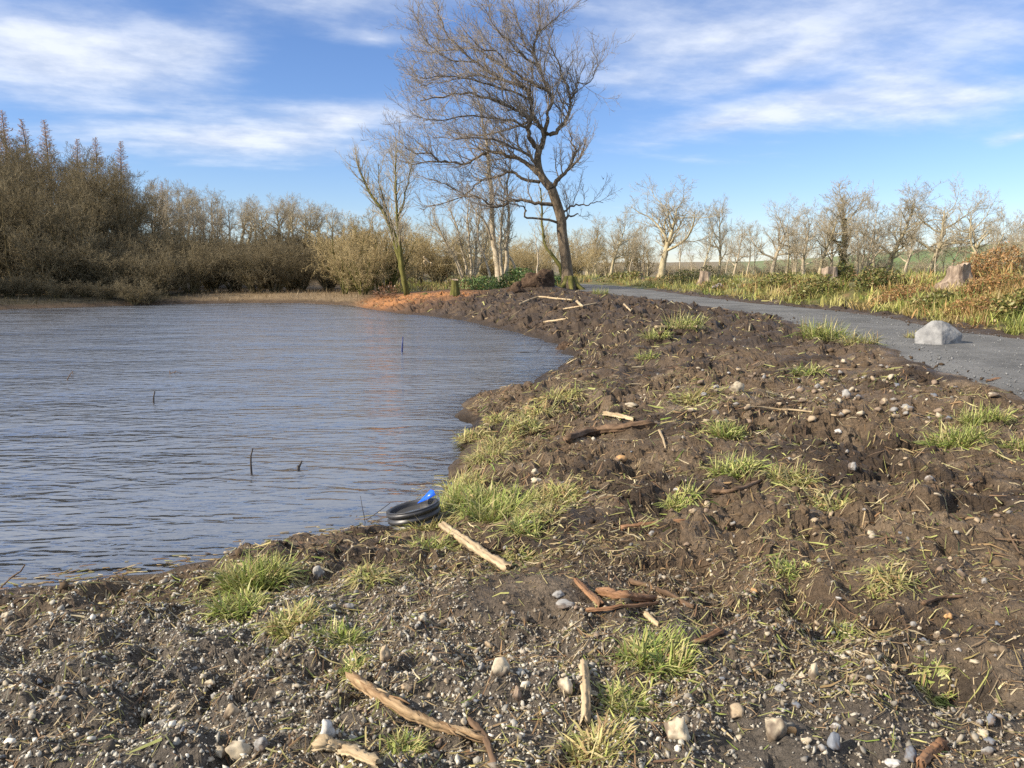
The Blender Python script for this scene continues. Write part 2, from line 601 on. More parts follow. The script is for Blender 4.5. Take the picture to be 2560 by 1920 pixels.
M['larch_bark'] = two_tone('larch_bark', (0.09, 0.06, 0.045), (0.17, 0.12, 0.09), 2.0, 0.9, 0.3, 10.0, 0.03, (1, 1, 0.5), 0.12)
M['larch_twig'] = two_tone('larch_twig', (0.36, 0.23, 0.15), (0.48, 0.33, 0.22), 0.7, 0.9, 0, spec=0.1)
M['moss_bark'] = two_tone('mossy_bark', (0.07, 0.07, 0.02), (0.16, 0.15, 0.05), 4.0, 0.95, 0.5, 14.0, 0.03, (1, 1, 0.5), 0.1, c3=(0.22, 0.18, 0.10))
M['cut_wood'] = two_tone('weathered_cut_wood', (0.24, 0.17, 0.11), (0.46, 0.36, 0.27), 8.0, 0.85, 0.5, 30.0, 0.01, (1, 1, 0.12), 0.2)
M['pink_wood'] = two_tone('torn_pinkish_wood', (0.11, 0.08, 0.06), (0.38, 0.30, 0.225), 5.5, 0.9, 1.0, 14.0, 0.06, (1, 1, 0.25), 0.15)
M['dead_wood'] = two_tone('dead_orange_wood', (0.15, 0.085, 0.04), (0.46, 0.33, 0.19), 26.0, 0.8, 0.7, 60.0, 0.006, (0.10, 1, 1), 0.25)
M['pale_wood'] = two_tone('bleached_wood', (0.24, 0.17, 0.095), (0.52, 0.42, 0.27), 14.0, 0.8, 0.5, 60.0, 0.005, (0.12, 1, 1), 0.25)
M['dark_wood'] = two_tone('wet_dark_wood', (0.055, 0.034, 0.02), (0.19, 0.12, 0.07), 14.0, 0.75, 0.6, 50.0, 0.006, (0.12, 1, 1), 0.3)
M['rust_wood'] = two_tone('rust_brown_wood', (0.13, 0.065, 0.034), (0.32, 0.185, 0.10), 22.0, 0.8, 0.6, 50.0, 0.006, (0.12, 1, 1), 0.25)
M['boulder'] = two_tone('pale_limestone', (0.15, 0.15, 0.148), (0.30, 0.30, 0.29), 5.5, 0.85, 0.6, 12.0, 0.03, (1, 1, 1), 0.3, 9, c3=(0.44, 0.435, 0.41))
M['pipe'] = two_tone('black_plastic', (0.018, 0.018, 0.02), (0.05, 0.05, 0.052), 8.0, 0.42, 0.1, 40.0, 0.002, (1, 1, 1), 0.5)
M['blue'] = two_tone('blue_plastic', (0.01, 0.09, 0.55), (0.02, 0.15, 0.75), 6.0, 0.35, 0, spec=0.5)
M['stick'] = two_tone('wet_stick', (0.018, 0.016, 0.016), (0.05, 0.04, 0.035), 20.0, 0.6, 0, spec=0.4)
M['blue_stick'] = two_tone('dark_blue_stick', (0.012, 0.02, 0.09), (0.03, 0.05, 0.16), 20.0, 0.5, 0, spec=0.4)
M['feather'] = two_tone('dark_feather', (0.02, 0.02, 0.022), (0.06, 0.06, 0.06), 20.0, 0.8, 0)
M['root_soil'] = two_tone('root_soil', (0.04, 0.026, 0.018), (0.12, 0.08, 0.052), 7.0, 0.95, 0.9, 22.0, 0.05, (1, 1, 1), 0.12)
M['white_wood'] = two_tone('torn_white_wood', (0.55, 0.50, 0.40), (0.78, 0.73, 0.62), 5.0, 0.9, 0.2, 20.0, 0.01)

# ------------------------------------------------------------------ ground sheet
ang_d = np.radians(np.arange(-43.5, 43.51, 0.18))
ang_c = np.radians(np.arange(43.5 + 5.5, 360 - 43.5 - 2, 5.5))
ANG = np.concatenate([ang_d, ang_c])
RAD = np.concatenate([0.3 * np.exp(np.arange(0, math.log(1.7 / 0.3), 0.06)), 1.7 * np.exp(np.arange(0, math.log(4.5 / 1.7), 0.0094)), 4.5 * np.exp(np.arange(0, math.log(15 / 4.5), 0.0062)), 15 * np.exp(np.arange(0, 1.3862, 0.0094)),
                      60 * np.exp(np.arange(0, math.log(5000 / 60), 0.028))])
na, nr = len(ANG), len(RAD)
AA, RR = np.meshgrid(ANG, RAD)
GX, GY = RR * np.sin(AA), RR * np.cos(AA)
GZ, gp = H(GX.ravel(), GY.ravel(), parts=True)
gx, gy = GX.ravel(), GY.ravel()
V = np.stack([gx, gy, GZ], 1)
V = np.vstack([V, [[0, 0, gz(0, 0)]]])
ii = np.arange(nr - 1)[:, None] * na
jj = np.arange(na)[None]
jn = (jj + 1) % na
quads = np.stack([ii + jj, ii + jn, ii + na + jn, ii + na + jj], -1).reshape(-1, 4)[:, ::-1]
tris = np.stack([np.arange(na), (np.arange(na) + 1) % na, np.full(na, nr * na)], 1)[:, ::-1]


def lerp(a, b, t):
    return a + (np.asarray(b) - a) * t[:, None]


def soil_colour(x, y, p):
    n1 = fbm(x, y, 4, 1.9)
    n2 = fbm(x + 31, y + 7, 4, 0.45)
    c = np.tile(np.array([0.112, 0.079, 0.049]), (len(x), 1))
    c = lerp(c, (0.046, 0.032, 0.021), sstep(-0.1, 0.5, n1))
    c = lerp(c, (0.185, 0.138, 0.090), sstep(0.15, 0.7, n2) * 0.8)
    # grey crushed stone trodden into the near ground
    gm = sstep(0.7, -0.5, (y - 3.9) * 0.5 + 0.42 * (x + 0.3) - 0.4 * n1) * sstep(0.9, 1.9, p['sd'])
    c = lerp(c, (0.125, 0.112, 0.094), gm * 0.7)
    # dark peaty mud up the far bank
    fm = sstep(11.5, 17, y + 0.8 * n1)
    c = lerp(c, (0.048, 0.034, 0.024), fm * 0.88)
    c = lerp(c, (0.105, 0.074, 0.046), fm * sstep(0.2, 0.6, n2) * 0.6)
    # orange sawdust and clay by the log pile
    om = np.exp(-((x + 5.6) / 4.0) ** 2 - ((y - 41.6) / 4.0) ** 2 + 0.5 * n1) * sstep(-0.9, -2.6, x)
    c = lerp(c, (0.29, 0.135, 0.052), np.clip(om * 1.5, 0, 1))
    # wet lip
    c = c * (1 - 0.45 * sstep(0.30, 0.0, p['sd']))[:, None]
    # pale strip of dead reed across the water, wood floor behind
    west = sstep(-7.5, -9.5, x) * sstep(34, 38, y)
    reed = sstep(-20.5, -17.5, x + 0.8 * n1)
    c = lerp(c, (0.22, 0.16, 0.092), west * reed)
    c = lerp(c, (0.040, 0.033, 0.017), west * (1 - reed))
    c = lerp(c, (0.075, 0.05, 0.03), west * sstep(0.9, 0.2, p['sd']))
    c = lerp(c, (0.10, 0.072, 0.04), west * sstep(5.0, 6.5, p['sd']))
    # rough grass and litter right of the path and beyond the oak
    ed = sstep(0.7, 1.4, p['q'] + 0.6 * n2)
    back = sstep(46, 49, y) * (1 - west)
    g1 = lerp(np.tile(np.array([0.14, 0.12, 0.045]), (len(x), 1)), (0.10, 0.115, 0.03), sstep(-0.3, 0.4, n1))
    g1 = lerp(g1, (0.20, 0.12, 0.06), sstep(0.2, 0.6, n2) * 0.7)
    t = np.clip(np.maximum(ed, back), 0, 1)
    c = c * (1 - t[:, None]) + g1 * t[:, None]
    # pasture
    fld = sstep(95, 125, p['dist'])
    f1 = lerp(np.tile(np.array([0.125, 0.175, 0.05]), (len(x), 1)), (0.16, 0.19, 0.07), sstep(-0.4, 0.5, fbm(x, y, 3, 60)))
    f1 = lerp(np.tile(np.array([0.19, 0.15, 0.085]), (len(x), 1)), f1, sstep(14, 19, p['az']))
    c = c * (1 - fld[:, None]) + f1 * fld[:, None]
    # pond bed
    c = lerp(c, (0.10, 0.072, 0.05), sstep(0.0, -0.15, p['sd']))
    return c


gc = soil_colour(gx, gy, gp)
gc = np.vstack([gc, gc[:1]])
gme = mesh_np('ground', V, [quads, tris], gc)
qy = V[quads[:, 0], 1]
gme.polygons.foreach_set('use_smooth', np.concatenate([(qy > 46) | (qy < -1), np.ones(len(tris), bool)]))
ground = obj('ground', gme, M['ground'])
tag(ground, kind='structure')

# ------------------------------------------------------------------ path sheet
pa = np.radians(np.arange(-15, 48, 0.35))
pr = 5.5 * np.exp(np.arange(0, math.log(80 / 5.5), 0.016))
A2, R2 = np.meshgrid(pa, pr)
X2, Y2 = (R2 * np.sin(A2)).ravel(), (R2 * np.cos(A2)).ravel()
pd2 = poly_sd(PATH_POLY, X2, Y2)
Z2 = PATH_Z + 0.012 * fbm(X2, Y2, 4, 1.3) + 0.006 * noise2(X2 / 0.12, Y2 / 0.12) - 0.03 * sstep(-0.9, 0.2, pd2)
n2a = len(pa)
q2 = np.arange(len(pr) - 1)[:, None] * n2a + np.arange(n2a - 1)[None]
q2 = np.stack([q2, q2 + n2a, q2 + n2a + 1, q2 + 1], -1).reshape(-1, 4)
q2 = q2[:, ::-1]
keep = (pd2[q2] < 0.32).all(1)
q2 = q2[keep]
used, inv = np.unique(q2, return_inverse=True)
path = obj('path', mesh_np('path', np.stack([X2, Y2, Z2], 1)[used], inv.reshape(-1, 4), smooth=True), M['path'])
tag(path, kind='structure')

# ------------------------------------------------------------------ water
wa = np.radians(np.arange(-62, 14, 0.6))
wr = 3.4 * np.exp(np.arange(0, math.log(72 / 3.4), 0.014))
A3, R3 = np.meshgrid(wa, wr)
X3, Y3 = (R3 * np.sin(A3)).ravel(), (R3 * np.cos(A3)).ravel()
D3 = H(X3, Y3, micro=True)
n3a = len(wa)
q3 = np.arange(len(wr) - 1)[:, None] * n3a + np.arange(n3a - 1)[None]
q3 = np.stack([q3, q3 + n3a, q3 + n3a + 1, q3 + 1], -1).reshape(-1, 4)[:, ::-1]
q3 = q3[(D3[q3] < 0.12).any(1)]
used, inv = np.unique(q3, return_inverse=True)
wme = mesh_np('pond_water', np.stack([X3, Y3, 0 * X3], 1)[used], inv.reshape(-1, 4), np.repeat(np.clip(-D3, 0, 1)[used][:, None], 3, 1), smooth=True)
m, t, b = new_mat('pond_water')
t.nodes.remove(b)
tc = t.nodes.new('ShaderNodeTexCoord')


def water_noise(scale, sx, sy, rot, detail, rough, dist):
    mp = t.nodes.new('ShaderNodeMapping')
    mp.inputs['Rotation'].default_value = (0, 0, rot)
    mp.inputs['Scale'].default_value = (sx, sy, 1)
    t.links.new(tc.outputs['Object'], mp.inputs['Vector'])
    n = t.nodes.new('ShaderNodeTexNoise')
    n.inputs['Scale'].default_value = scale
    n.inputs['Detail'].default_value = detail
    n.inputs['Roughness'].default_value = rough
    n.inputs['Distortion'].default_value = dist
    t.links.new(mp.outputs[0], n.inputs['Vector'])
    return n.outputs[0]


def tmath(op, a, b=None, clamp=False):
    n = t.nodes.new('ShaderNodeMath')
    n.operation = op
    n.use_clamp = clamp
    for i, x in enumerate((a, b)):
        if x is None:
            continue
        if isinstance(x, (int, float)):
            n.inputs[i].default_value = x
        else:
            t.links.new(x, n.inputs[i])
    return n.outputs[0]


h1 = water_noise(1.0, 1.9, 5.6, 0.10, 1, 0.4, 0.8)
h2 = water_noise(1.0, 5.0, 13.0, -0.12, 2, 0.5, 0.4)
h3 = water_noise(1.0, 0.35, 0.8, 0.2, 1, 0.5, 0.0)
hh_ = tmath('ADD', tmath('MULTIPLY', h1, 1.0), tmath('MULTIPLY', h2, 0.33))
# calmer towards the sheltered shore, livelier where the gusts reach
gust = t.nodes.new('ShaderNodeMapRange')
gust.inputs['From Min'].default_value = 0.35
gust.inputs['From Max'].default_value = 0.65
gust.inputs['To Min'].default_value = 0.45
gust.inputs['To Max'].default_value = 1.35
t.links.new(h3, gust.inputs['Value'])
hh_ = tmath('MULTIPLY', hh_, gust.outputs[0])
# even tilt towards the near shore, added so the water mirrors higher, brighter sky
sep = t.nodes.new('ShaderNodeSeparateXYZ')
t.links.new(tc.outputs['Object'], sep.inputs[0])
hh_ = tmath('ADD', hh_, tmath('MULTIPLY', sep.outputs[1], 1.15))
bp = t.nodes.new('ShaderNodeBump')
bp.inputs['Strength'].default_value = 1.0
bp.inputs['Distance'].default_value = 0.075
t.links.new(hh_, bp.inputs['Height'])
fr = t.nodes.new('ShaderNodeFresnel')
fr.inputs['IOR'].default_value = 4.0
t.links.new(bp.outputs[0], fr.inputs['Normal'])
gl = t.nodes.new('ShaderNodeBsdfGlossy')
gl.inputs['Roughness'].default_value = 0.04
gl.inputs['Color'].default_value = (1, 1, 1, 1)
t.links.new(bp.outputs[0], gl.inputs['Normal'])
df = t.nodes.new('ShaderNodeBsdfDiffuse')
df.inputs['Color'].default_value = (0.07, 0.078, 0.09, 1)
tr = t.nodes.new('ShaderNodeBsdfTransparent')
tr.inputs['Color'].default_value = (0.82, 0.74, 0.64, 1)
at = t.nodes.new('ShaderNodeAttribute')
at.attribute_name = 'Col'
dep = t.nodes.new('ShaderNodeMapRange')
dep.inputs['From Min'].default_value = 0.0
dep.inputs['From Max'].default_value = 0.42
t.links.new(at.outputs['Fac'], dep.inputs['Value'])
murk = t.nodes.new('ShaderNodeMixShader')
t.links.new(dep.outputs[0], murk.inputs[0])
t.links.new(tr.outputs[0], murk.inputs[1])
t.links.new(df.outputs[0], murk.inputs[2])
wmx = t.nodes.new('ShaderNodeMixShader')
t.links.new(fr.outputs[0], wmx.inputs[0])
t.links.new(murk.outputs[0], wmx.inputs[1])
t.links.new(gl.outputs[0], wmx.inputs[2])
t.links.new(wmx.outputs[0], t.nodes['Material Output'].inputs['Surface'])
water = obj('pond_water', wme, m)
tag(water, kind='structure')


# ------------------------------------------------------------------ branches
def norm(a):
    return a / (np.linalg.norm(a, axis=-1, keepdims=True) + 1e-9)


def perp_frame(T):
    ref = np.where(np.abs(T[..., 2:3]) > 0.85, np.array([1.0, 0.1, 0]), np.array([0.1, 0, 1.0]))
    a = norm(np.cross(T, ref))
    return a, np.cross(T, a)


def grow(P, D, L, R, n, wob, trop, tip, rng):
    """M branches at once: points (M,n+1,3) and radii (M,n+1)"""
    Mn = len(P)
    pts = np.zeros((Mn, n + 1, 3))
    pts[:, 0] = P
    d = norm(D)
    for i in range(n):
        d = norm(d + rng.normal(0, wob, (Mn, 3)) + np.asarray(trop) / n)
        pts[:, i + 1] = pts[:, i] + d * (L / n)[:, None]
    tt = np.linspace(0, 1, n + 1)
    rad = R[:, None] * (1 - (1 - tip) * tt[None] ** 0.9)
    return pts, rad


def spawn(pts, rad, L, k, tmin, ang, ratio, rr, rng, shape=0.5, jit=0.25, tmax=1.0, flat=0.0):
    Mn, N, _ = pts.shape
    t = tmin + (tmax - tmin) * (np.arange(k)[None] + rng.uniform(0, 1, (Mn, k))) / k
    f = t * (N - 1)
    i0 = np.minimum(f.astype(int), N - 2)
    fr_ = (f - i0)[..., None]
    bi = np.arange(Mn)[:, None]
    p0, p1 = pts[bi, i0], pts[bi, i0 + 1]
    P = p0 + (p1 - p0) * fr_
    T = norm(p1 - p0)
    a, b_ = perp_frame(T)
    az_ = np.arange(k)[None] * 2.4 + rng.uniform(0, 6.28, (Mn, 1)) + rng.normal(0, 0.5, (Mn, k))
    an = ang + rng.normal(0, jit, (Mn, k))
    D = np.cos(an)[..., None] * T + np.sin(an)[..., None] * (np.cos(az_)[..., None] * a + np.sin(az_)[..., None] * b_)
    if flat:
        D[..., 2] *= (1 - flat)
    Lc = L[:, None] * ratio * (1 - shape * t) * rng.uniform(0.65, 1.25, (Mn, k))
    r0 = rad[bi, i0] + (rad[bi, i0 + 1] - rad[bi, i0]) * fr_[..., 0]
    Rc = r0 * rr
    return P.reshape(-1, 3), D.reshape(-1, 3), Lc.ravel(), Rc.ravel()


def tubes(groups):
    """groups of (pts (M,N,3), rad (M,N), sides) -> V, F"""
    Vs, Fs, off = [], [], 0
    for pts, rad, s in groups:
        Mn, N, _ = pts.shape
        T = np.zeros_like(pts)
        T[:, 1:-1] = pts[:, 2:] - pts[:, :-2]
        T[:, 0] = pts[:, 1] - pts[:, 0]
        T[:, -1] = pts[:, -1] - pts[:, -2]
        T = norm(T)
        mean = norm(pts[:, -1] - pts[:, 0])
        ref = np.where(np.abs(mean[:, 2:3]) > 0.8, np.array([1.0, 0.15, 0]), np.array([0.1, 0.05, 1.0]))[:, None]
        a = norm(np.cross(T, ref))
        b_ = np.cross(T, a)
        th = np.arange(s) * 2 * math.pi / s
        ring = pts[:, :, None] + rad[:, :, None, None] * (np.cos(th)[None, None, :, None] * a[:, :, None] + np.sin(th)[None, None, :, None] * b_[:, :, None])
        Vs.append(ring.reshape(-1, 3))
        m_ = np.arange(Mn)[:, None, None] * N * s
        i_ = np.arange(N - 1)[None, :, None] * s
        k_ = np.arange(s)[None, None]
        k2 = (k_ + 1) % s
        q = np.stack([m_ + i_ + k_, m_ + i_ + k2, m_ + i_ + s + k2, m_ + i_ + s + k_], -1).reshape(-1, 4)
        Fs.append(q + off)
        if s >= 4:      # close both ends
            c0 = np.arange(s)[None] + np.arange(Mn)[:, None] * N * s
            Fs.append(c0[:, ::-1] + off)
            Fs.append(c0 + (N - 1) * s + off)
        off += Mn * N * s
    return np.vstack(Vs), Fs


def tube_mesh(name, groups, smooth=True):
    V_, F_ = tubes(groups)
    return mesh_np(name, V_, F_, smooth=smooth)


def leaf_cloud(P, size, rng, cols, up=0.4):
    """small folded leaf faces at points P"""
    n = len(P)
    d = norm(rng.normal(0, 1, (n, 3)) + np.array([0, 0, up]))
    a, b_ = perp_frame(d)
    th = rng.uniform(0, 6.28, n)
    u = np.cos(th)[:, None] * a + np.sin(th)[:, None] * b_
    w = np.cross(d, u)
    s = (size * rng.uniform(0.6, 1.4, n))[:, None]
    V_ = np.stack([P - u * s, P + w * s * 0.5 + d * s * 0.15, P + u * s, P - w * s * 0.5 + d * s * 0.15], 1).reshape(-1, 3)
    F_ = np.arange(n * 4).reshape(-1, 4)
    c = np.repeat(cols, 4, 0)
    return V_, F_, c


def mixcol(n, rng, *cs, jit=0.15):
    """random blends between neighbouring colours"""
    cs = np.array(cs)
    k = rng.integers(0, len(cs), n)
    k2 = rng.integers(0, len(cs), n)
    w = rng.uniform(0, 1, n)[:, None] * 0.5
    return (cs[k] * (1 - w) + cs[k2] * w) * rng.uniform(1 - jit, 1 + jit, (n, 1))


# ------------------------------------------------------------------ tree kinds (each returns trunk mesh, crown mesh; unit: metres, base at origin)
def tree_kind(name, seed, height, r, trunk_n=10, lean=(0, 0), wob=0.06, k1=14, t1=0.35, a1=0.9, len1=0.5, k2=8, a2=0.8, len2=0.5, k3=7, len3=0.5, k4=3, len4=0.55,
              up=0.35, w1=0.16, w2=0.2, fork=1, spread=0.35, shape=0.35, rr=0.5, twig=0.006):
    rng = np.random.default_rng(seed)
    if fork == 1:
        P, D, L, R = np.zeros((1, 3)), np.array([[lean[0], lean[1], 1.0]]), np.array([height]), np.array([r])
        tp, trd = grow(P, D, L, R, trunk_n, wob, (0, 0, 0.2), 0.12, rng)
    else:
        az_ = np.arange(fork) * 2.4 + rng.uniform(0, 6)
        ln = spread * rng.uniform(0.35, 1.0, fork)
        P = np.stack([np.cos(az_) * r * 0.9, np.sin(az_) * r * 0.9, np.full(fork, -0.1)], 1)
        D = np.stack([np.cos(az_) * ln + lean[0], np.sin(az_) * ln + lean[1], np.ones(fork)], 1)
        L = height * rng.uniform(0.72, 1.05, fork)
        R = r * rng.uniform(0.5, 0.9, fork)
        tp, trd = grow(P, D, L, R, trunk_n, wob, (0, 0, 0.35), 0.12, rng)
    flare = np.clip(1 - tp[:, :, 2] / (height * 0.06), 0, 1)
    trd = trd * (1 + 0.5 * flare)
    thick = [(tp, trd, 8)]
    P, D, Lc, Rc = spawn(tp, trd, L, k1, t1, a1, len1, rr, rng, shape)
    p1, r1 = grow(P, D, Lc, Rc, 6, w1, (0, 0, up), 0.2, rng)
    thick.append((p1, r1, 5))
    P, D, L2, R2_ = spawn(p1, r1, Lc, k2, 0.2, a2, len2, 0.55, rng, 0.4)
    p2, r2 = grow(P, D, L2, np.maximum(R2_, twig), 4, w2, (0, 0, up), 0.35, rng)
    thin = [(p2, r2, 3)]
    P, D, L3, R3_ = spawn(p2, r2, L2, k3, 0.15, 0.7, len3, 0.6, rng, 0.4)
    p3, r3 = grow(P, D, L3, np.maximum(R3_, twig * 0.8), 3, w2, (0, 0, up * 0.8), 0.5, rng)
    thin.append((p3, r3, 3))
    if k4:
        P, D, L4, R4_ = spawn(p3, r3, L3, k4, 0.2, 0.65, len4, 0.7, rng, 0.3)
        p4, r4 = grow(P, D, L4, np.maximum(R4_, twig * 0.6), 2, w2, (0, 0, up * 0.6), 0.6, rng)
        thin.append((p4, r4, 3))
    return tube_mesh(name + '_trunk', thick), tube_mesh(name + '_crown', thin, smooth=False)


def plant_tree(name, kind, bark, twig, loc, rz=0.0, s=1.0):
    e = empty(name, loc, rz, s)
    for nm, me, mt in (('trunk', kind[0], bark), ('crown', kind[1], twig)):
        if not me.materials:
            me.materials.append(None)
        o = obj(nm, me, None, e)
        o.material_slots[0].link = 'OBJECT'
        o.material_slots[0].material = mt
    return e


K = {}
K['spread'] = [tree_kind('spread%d' % i, 40 + i, 9.0, 0.42, wob=0.11, k1=13, t1=0.30, a1=0.95, len1=0.62, k2=9, len2=0.55, k3=8, k4=4, up=0.30, w1=0.24, shape=0.2, rr=0.72, twig=0.015) for i in range(3)]
K['upright'] = [tree_kind('upright%d' % i, 60 + i, 10.0, 0.33, wob=0.06, k1=16, t1=0.28, a1=0.8, len1=0.44, k2=9, len2=0.6, k3=7, k4=4, up=0.5, w1=0.15, shape=0.4, rr=0.62, twig=0.015) for i in range(3)]
K['stems'] = [tree_kind('stems%d' % i, 80 + i, 8.5, 0.22, fork=5, spread=0.34, wob=0.06, k1=8, t1=0.25, a1=0.7, len1=0.42, k2=7, len2=0.6, k3=6, k4=3, up=0.45, w1=0.14, shape=0.35, twig=0.016) for i in range(2)]
K['thin'] = [tree_kind('thin%d' % i, 100 + i, 7.0, 0.13, wob=0.06, k1=13, t1=0.35, a1=0.75, len1=0.36, k2=7, len2=0.6, k3=6, k4=2, up=0.45, w1=0.14, shape=0.4, twig=0.013) for i in range(3)]
K['willow'] = [tree_kind('willow%d' % i, 120 + i, 4.6, 0.16, fork=14, spread=0.8, wob=0.07, k1=8, t1=0.10, a1=0.6, len1=0.46, k2=6, len2=0.6, k3=5, k4=2, up=0.4, w1=0.16, shape=0.3, rr=0.45, twig=0.015) for i in range(2)]


def larch_kind(seed):
    rng = np.random.default_rng(seed)
    h = 14.0
    tp, trd = grow(np.zeros((1, 3)), np.array([[0, 0, 1.0]]), np.array([h]), np.array([0.20]), 12, 0.012, (0, 0, 0), 0.06, rng)
    P, D, L, R = spawn(tp, trd, np.array([h]), 250, 0.14, 1.35, 0.27, 0.2, rng, 0.0, 0.22)
    L = 0.2 + 0.24 * (h - P[:, 2]) ** 0.95 * rng.uniform(0.35, 1.1, len(P))
    p1, r1 = grow(P, D, L, np.maximum(R, 0.010), 5, 0.08, (0, 0, 0.45), 0.3, rng)
    P, D, L2, R2_ = spawn(p1, r1, L, 9, 0.12, 0.9, 0.30, 0.6, rng, 0.3, 0.4)
    p2, r2 = grow(P, D, L2, np.maximum(R2_, 0.021), 2, 0.2, (0, 0, 0.1), 0.4, rng)
    return tube_mesh('larch_trunk', [(tp, trd, 8), (p1, r1, 3)]), tube_mesh('larch_crown', [(p2, r2, 3)], False)


K['larch'] = [larch_kind(140 + i) for i in range(2)]

# ------------------------------------------------------------------ the great oak
OAK_Y = 46.5
OAK = [  # (points in the photo, start and end radius in photo pixels, depth drift, share of twigs)
    ('trunk', [(1424, 722), (1419, 690), (1415, 650), (1405, 583), (1403, 548), (1391, 507), (1379, 472)], 14.5, 11.5, 0.0, 0),
    ('leader', [(1379, 472), (1360, 450), (1348, 425), (1344, 394), (1348, 374)], 10.5, 8.0, 0.15, 0.2),
    ('limb', [(1348, 374), (1336, 363), (1323, 345), (1321, 322), (1325, 302), (1303, 283), (1282, 269), (1252, 257), (1215, 246), (1179, 234), (1143, 236), (1095, 243), (1050, 252)], 7.0, 1.2, -0.25, 1),
    ('limb', [(1348, 374), (1358, 351), (1360, 335), (1350, 316), (1336, 302), (1330, 280), (1328, 251), (1317, 223), (1258, 200), (1223, 181), (1188, 155), (1153, 122), (1117, 87), (1099, 47), (1094, 10)], 7.0, 1.0, 0.2, 1),
    ('limb', [(1360, 335), (1369, 302), (1373, 271), (1381, 247), (1367, 223), (1334, 212), (1294, 183), (1270, 169), (1247, 132), (1200, 118), (1150, 60)], 5.5, 1.0, -0.12, 1),
    ('limb', [(1367, 223), (1364, 205), (1348, 169), (1336, 136), (1338, 106), (1353, 78), (1388, 47), (1420, 18)], 4.0, 0.9, 0.2, 1),
    ('limb', [(1348, 169), (1306, 141), (1270, 103), (1235, 66), (1204, 10)], 3.0, 0.8, -0.35, 1),
    ('limb', [(1336, 136), (1315, 118), (1294, 54), (1272, 2)], 2.6, 0.8, 0.4, 1),
    ('limb', [(1338, 106), (1350, 59), (1343, -10)], 2.4, 0.8, -0.1, 1),
    ('limb', [(1360, 335), (1385, 333), (1401, 318), (1416, 296), (1424, 271), (1424, 247), (1421, 219), (1404, 188), (1395, 153), (1376, 118), (1385, 70)], 6.0, 1.0, 0.3, 1),
    ('limb', [(1424, 247), (1432, 240), (1442, 223), (1440, 209), (1470, 207), (1494, 165)], 3.0, 0.8, -0.3, 1.3),
    ('limb', [(1348, 425), (1336, 404), (1313, 384), (1293, 372), (1278, 367), (1240, 350), (1190, 345), (1130, 350)], 5.0, 0.9, -0.45, 1),
    ('limb', [(1352, 440), (1323, 415), (1303, 400), (1272, 390), (1248, 382), (1229, 380), (1205, 386), (1180, 402), (1162, 410), (1119, 405), (1070, 406), (1034, 410), (998, 400)], 6.0, 0.9, 0.1, 1),
    ('limb', [(1119, 405), (1095, 402), (1075, 383), (1042, 383), (1015, 369), (982, 338)], 2.6, 0.7, -0.3, 1),
    ('limb', [(1350, 455), (1303, 445), (1289, 433), (1266, 431), (1246, 441), (1221, 447), (1196, 458), (1167, 484), (1155, 484), (1119, 463), (1083, 451), (1046, 439)], 4.2, 0.8, 0.3, 1),
    ('limb', [(1248, 443), (1256, 466), (1268, 491), (1278, 501), (1300, 520)], 2.2, 0.9, -0.2, 0.3),
    ('limb', [(1389, 512), (1356, 509), (1323, 505), (1287, 499), (1262, 511), (1233, 517), (1221, 507), (1200, 495), (1180, 490), (1119, 504), (1070, 516)], 5.0, 0.8, -0.2, 0.8),
    ('limb', [(1396, 558), (1356, 548), (1313, 542), (1315, 527), (1303, 515), (1274, 509), (1250, 500)], 3.4, 0.7, -0.5, 0.2),
    ('limb', [(1381, 468), (1399, 445), (1416, 429), (1434, 411), (1452, 392), (1464, 350)], 6.5, 1.0, -0.2, 1.0),
    ('limb', [(1422, 424), (1434, 390), (1437, 370), (1428, 351), (1429, 331)], 3.6, 1.6, 0.1, 0.15),
    ('limb', [(1404, 548), (1412, 527), (1426, 517), (1446, 511), (1467, 513), (1487, 505), (1508, 507)], 3.4, 0.7, 0.1, 0.45),
    ('limb', [(1405, 556), (1422, 540), (1446, 534)], 4.4, 1.2, 0.4, 0.3),
    ('limb', [(1321, 322), (1290, 305), (1240, 296), (1180, 290), (1110, 300), (1060, 300)], 3.4, 0.8, -0.7, 1),
    ('limb', [(1325, 302), (1280, 320), (1220, 335), (1150, 345), (1080, 345)], 3.4, 0.8, 0.8, 1),
    ('limb', [(1328, 251), (1270, 225), (1200, 205), (1120, 190), (1050, 195)], 3.2, 0.8, -0.8, 1),
    ('limb', [(1317, 223), (1250, 160), (1180, 120), (1110, 130), (1060, 130)], 3.2, 0.8, 0.9, 1),
    ('limb', [(1258, 200), (1180, 190), (1110, 205), (1050, 215)], 2.6, 0.7, 0.2, 1),
    ('limb', [(1188, 155), (1130, 150), (1080, 120), (1048, 75)], 2.2, 0.7, -0.2, 1),
]


def catmull(P, n):
    P = np.asarray(P, float)
    Q = np.vstack([2 * P[0] - P[1], P, 2 * P[-1] - P[-2]])
    out = []
    seg = len(P) - 1
    for x in np.linspace(0, seg - 1e-6, n):
        i = int(x)
        f = x - i
        p0, p1, p2, p3 = Q[i], Q[i + 1], Q[i + 2], Q[i + 3]
        out.append(0.5 * ((2 * p1) + (-p0 + p2) * f + (2 * p0 - 5 * p1 + 4 * p2 - p3) * f * f + (-p0 + 3 * p1 - 3 * p2 + p3) * f ** 3))
    return np.array(out)


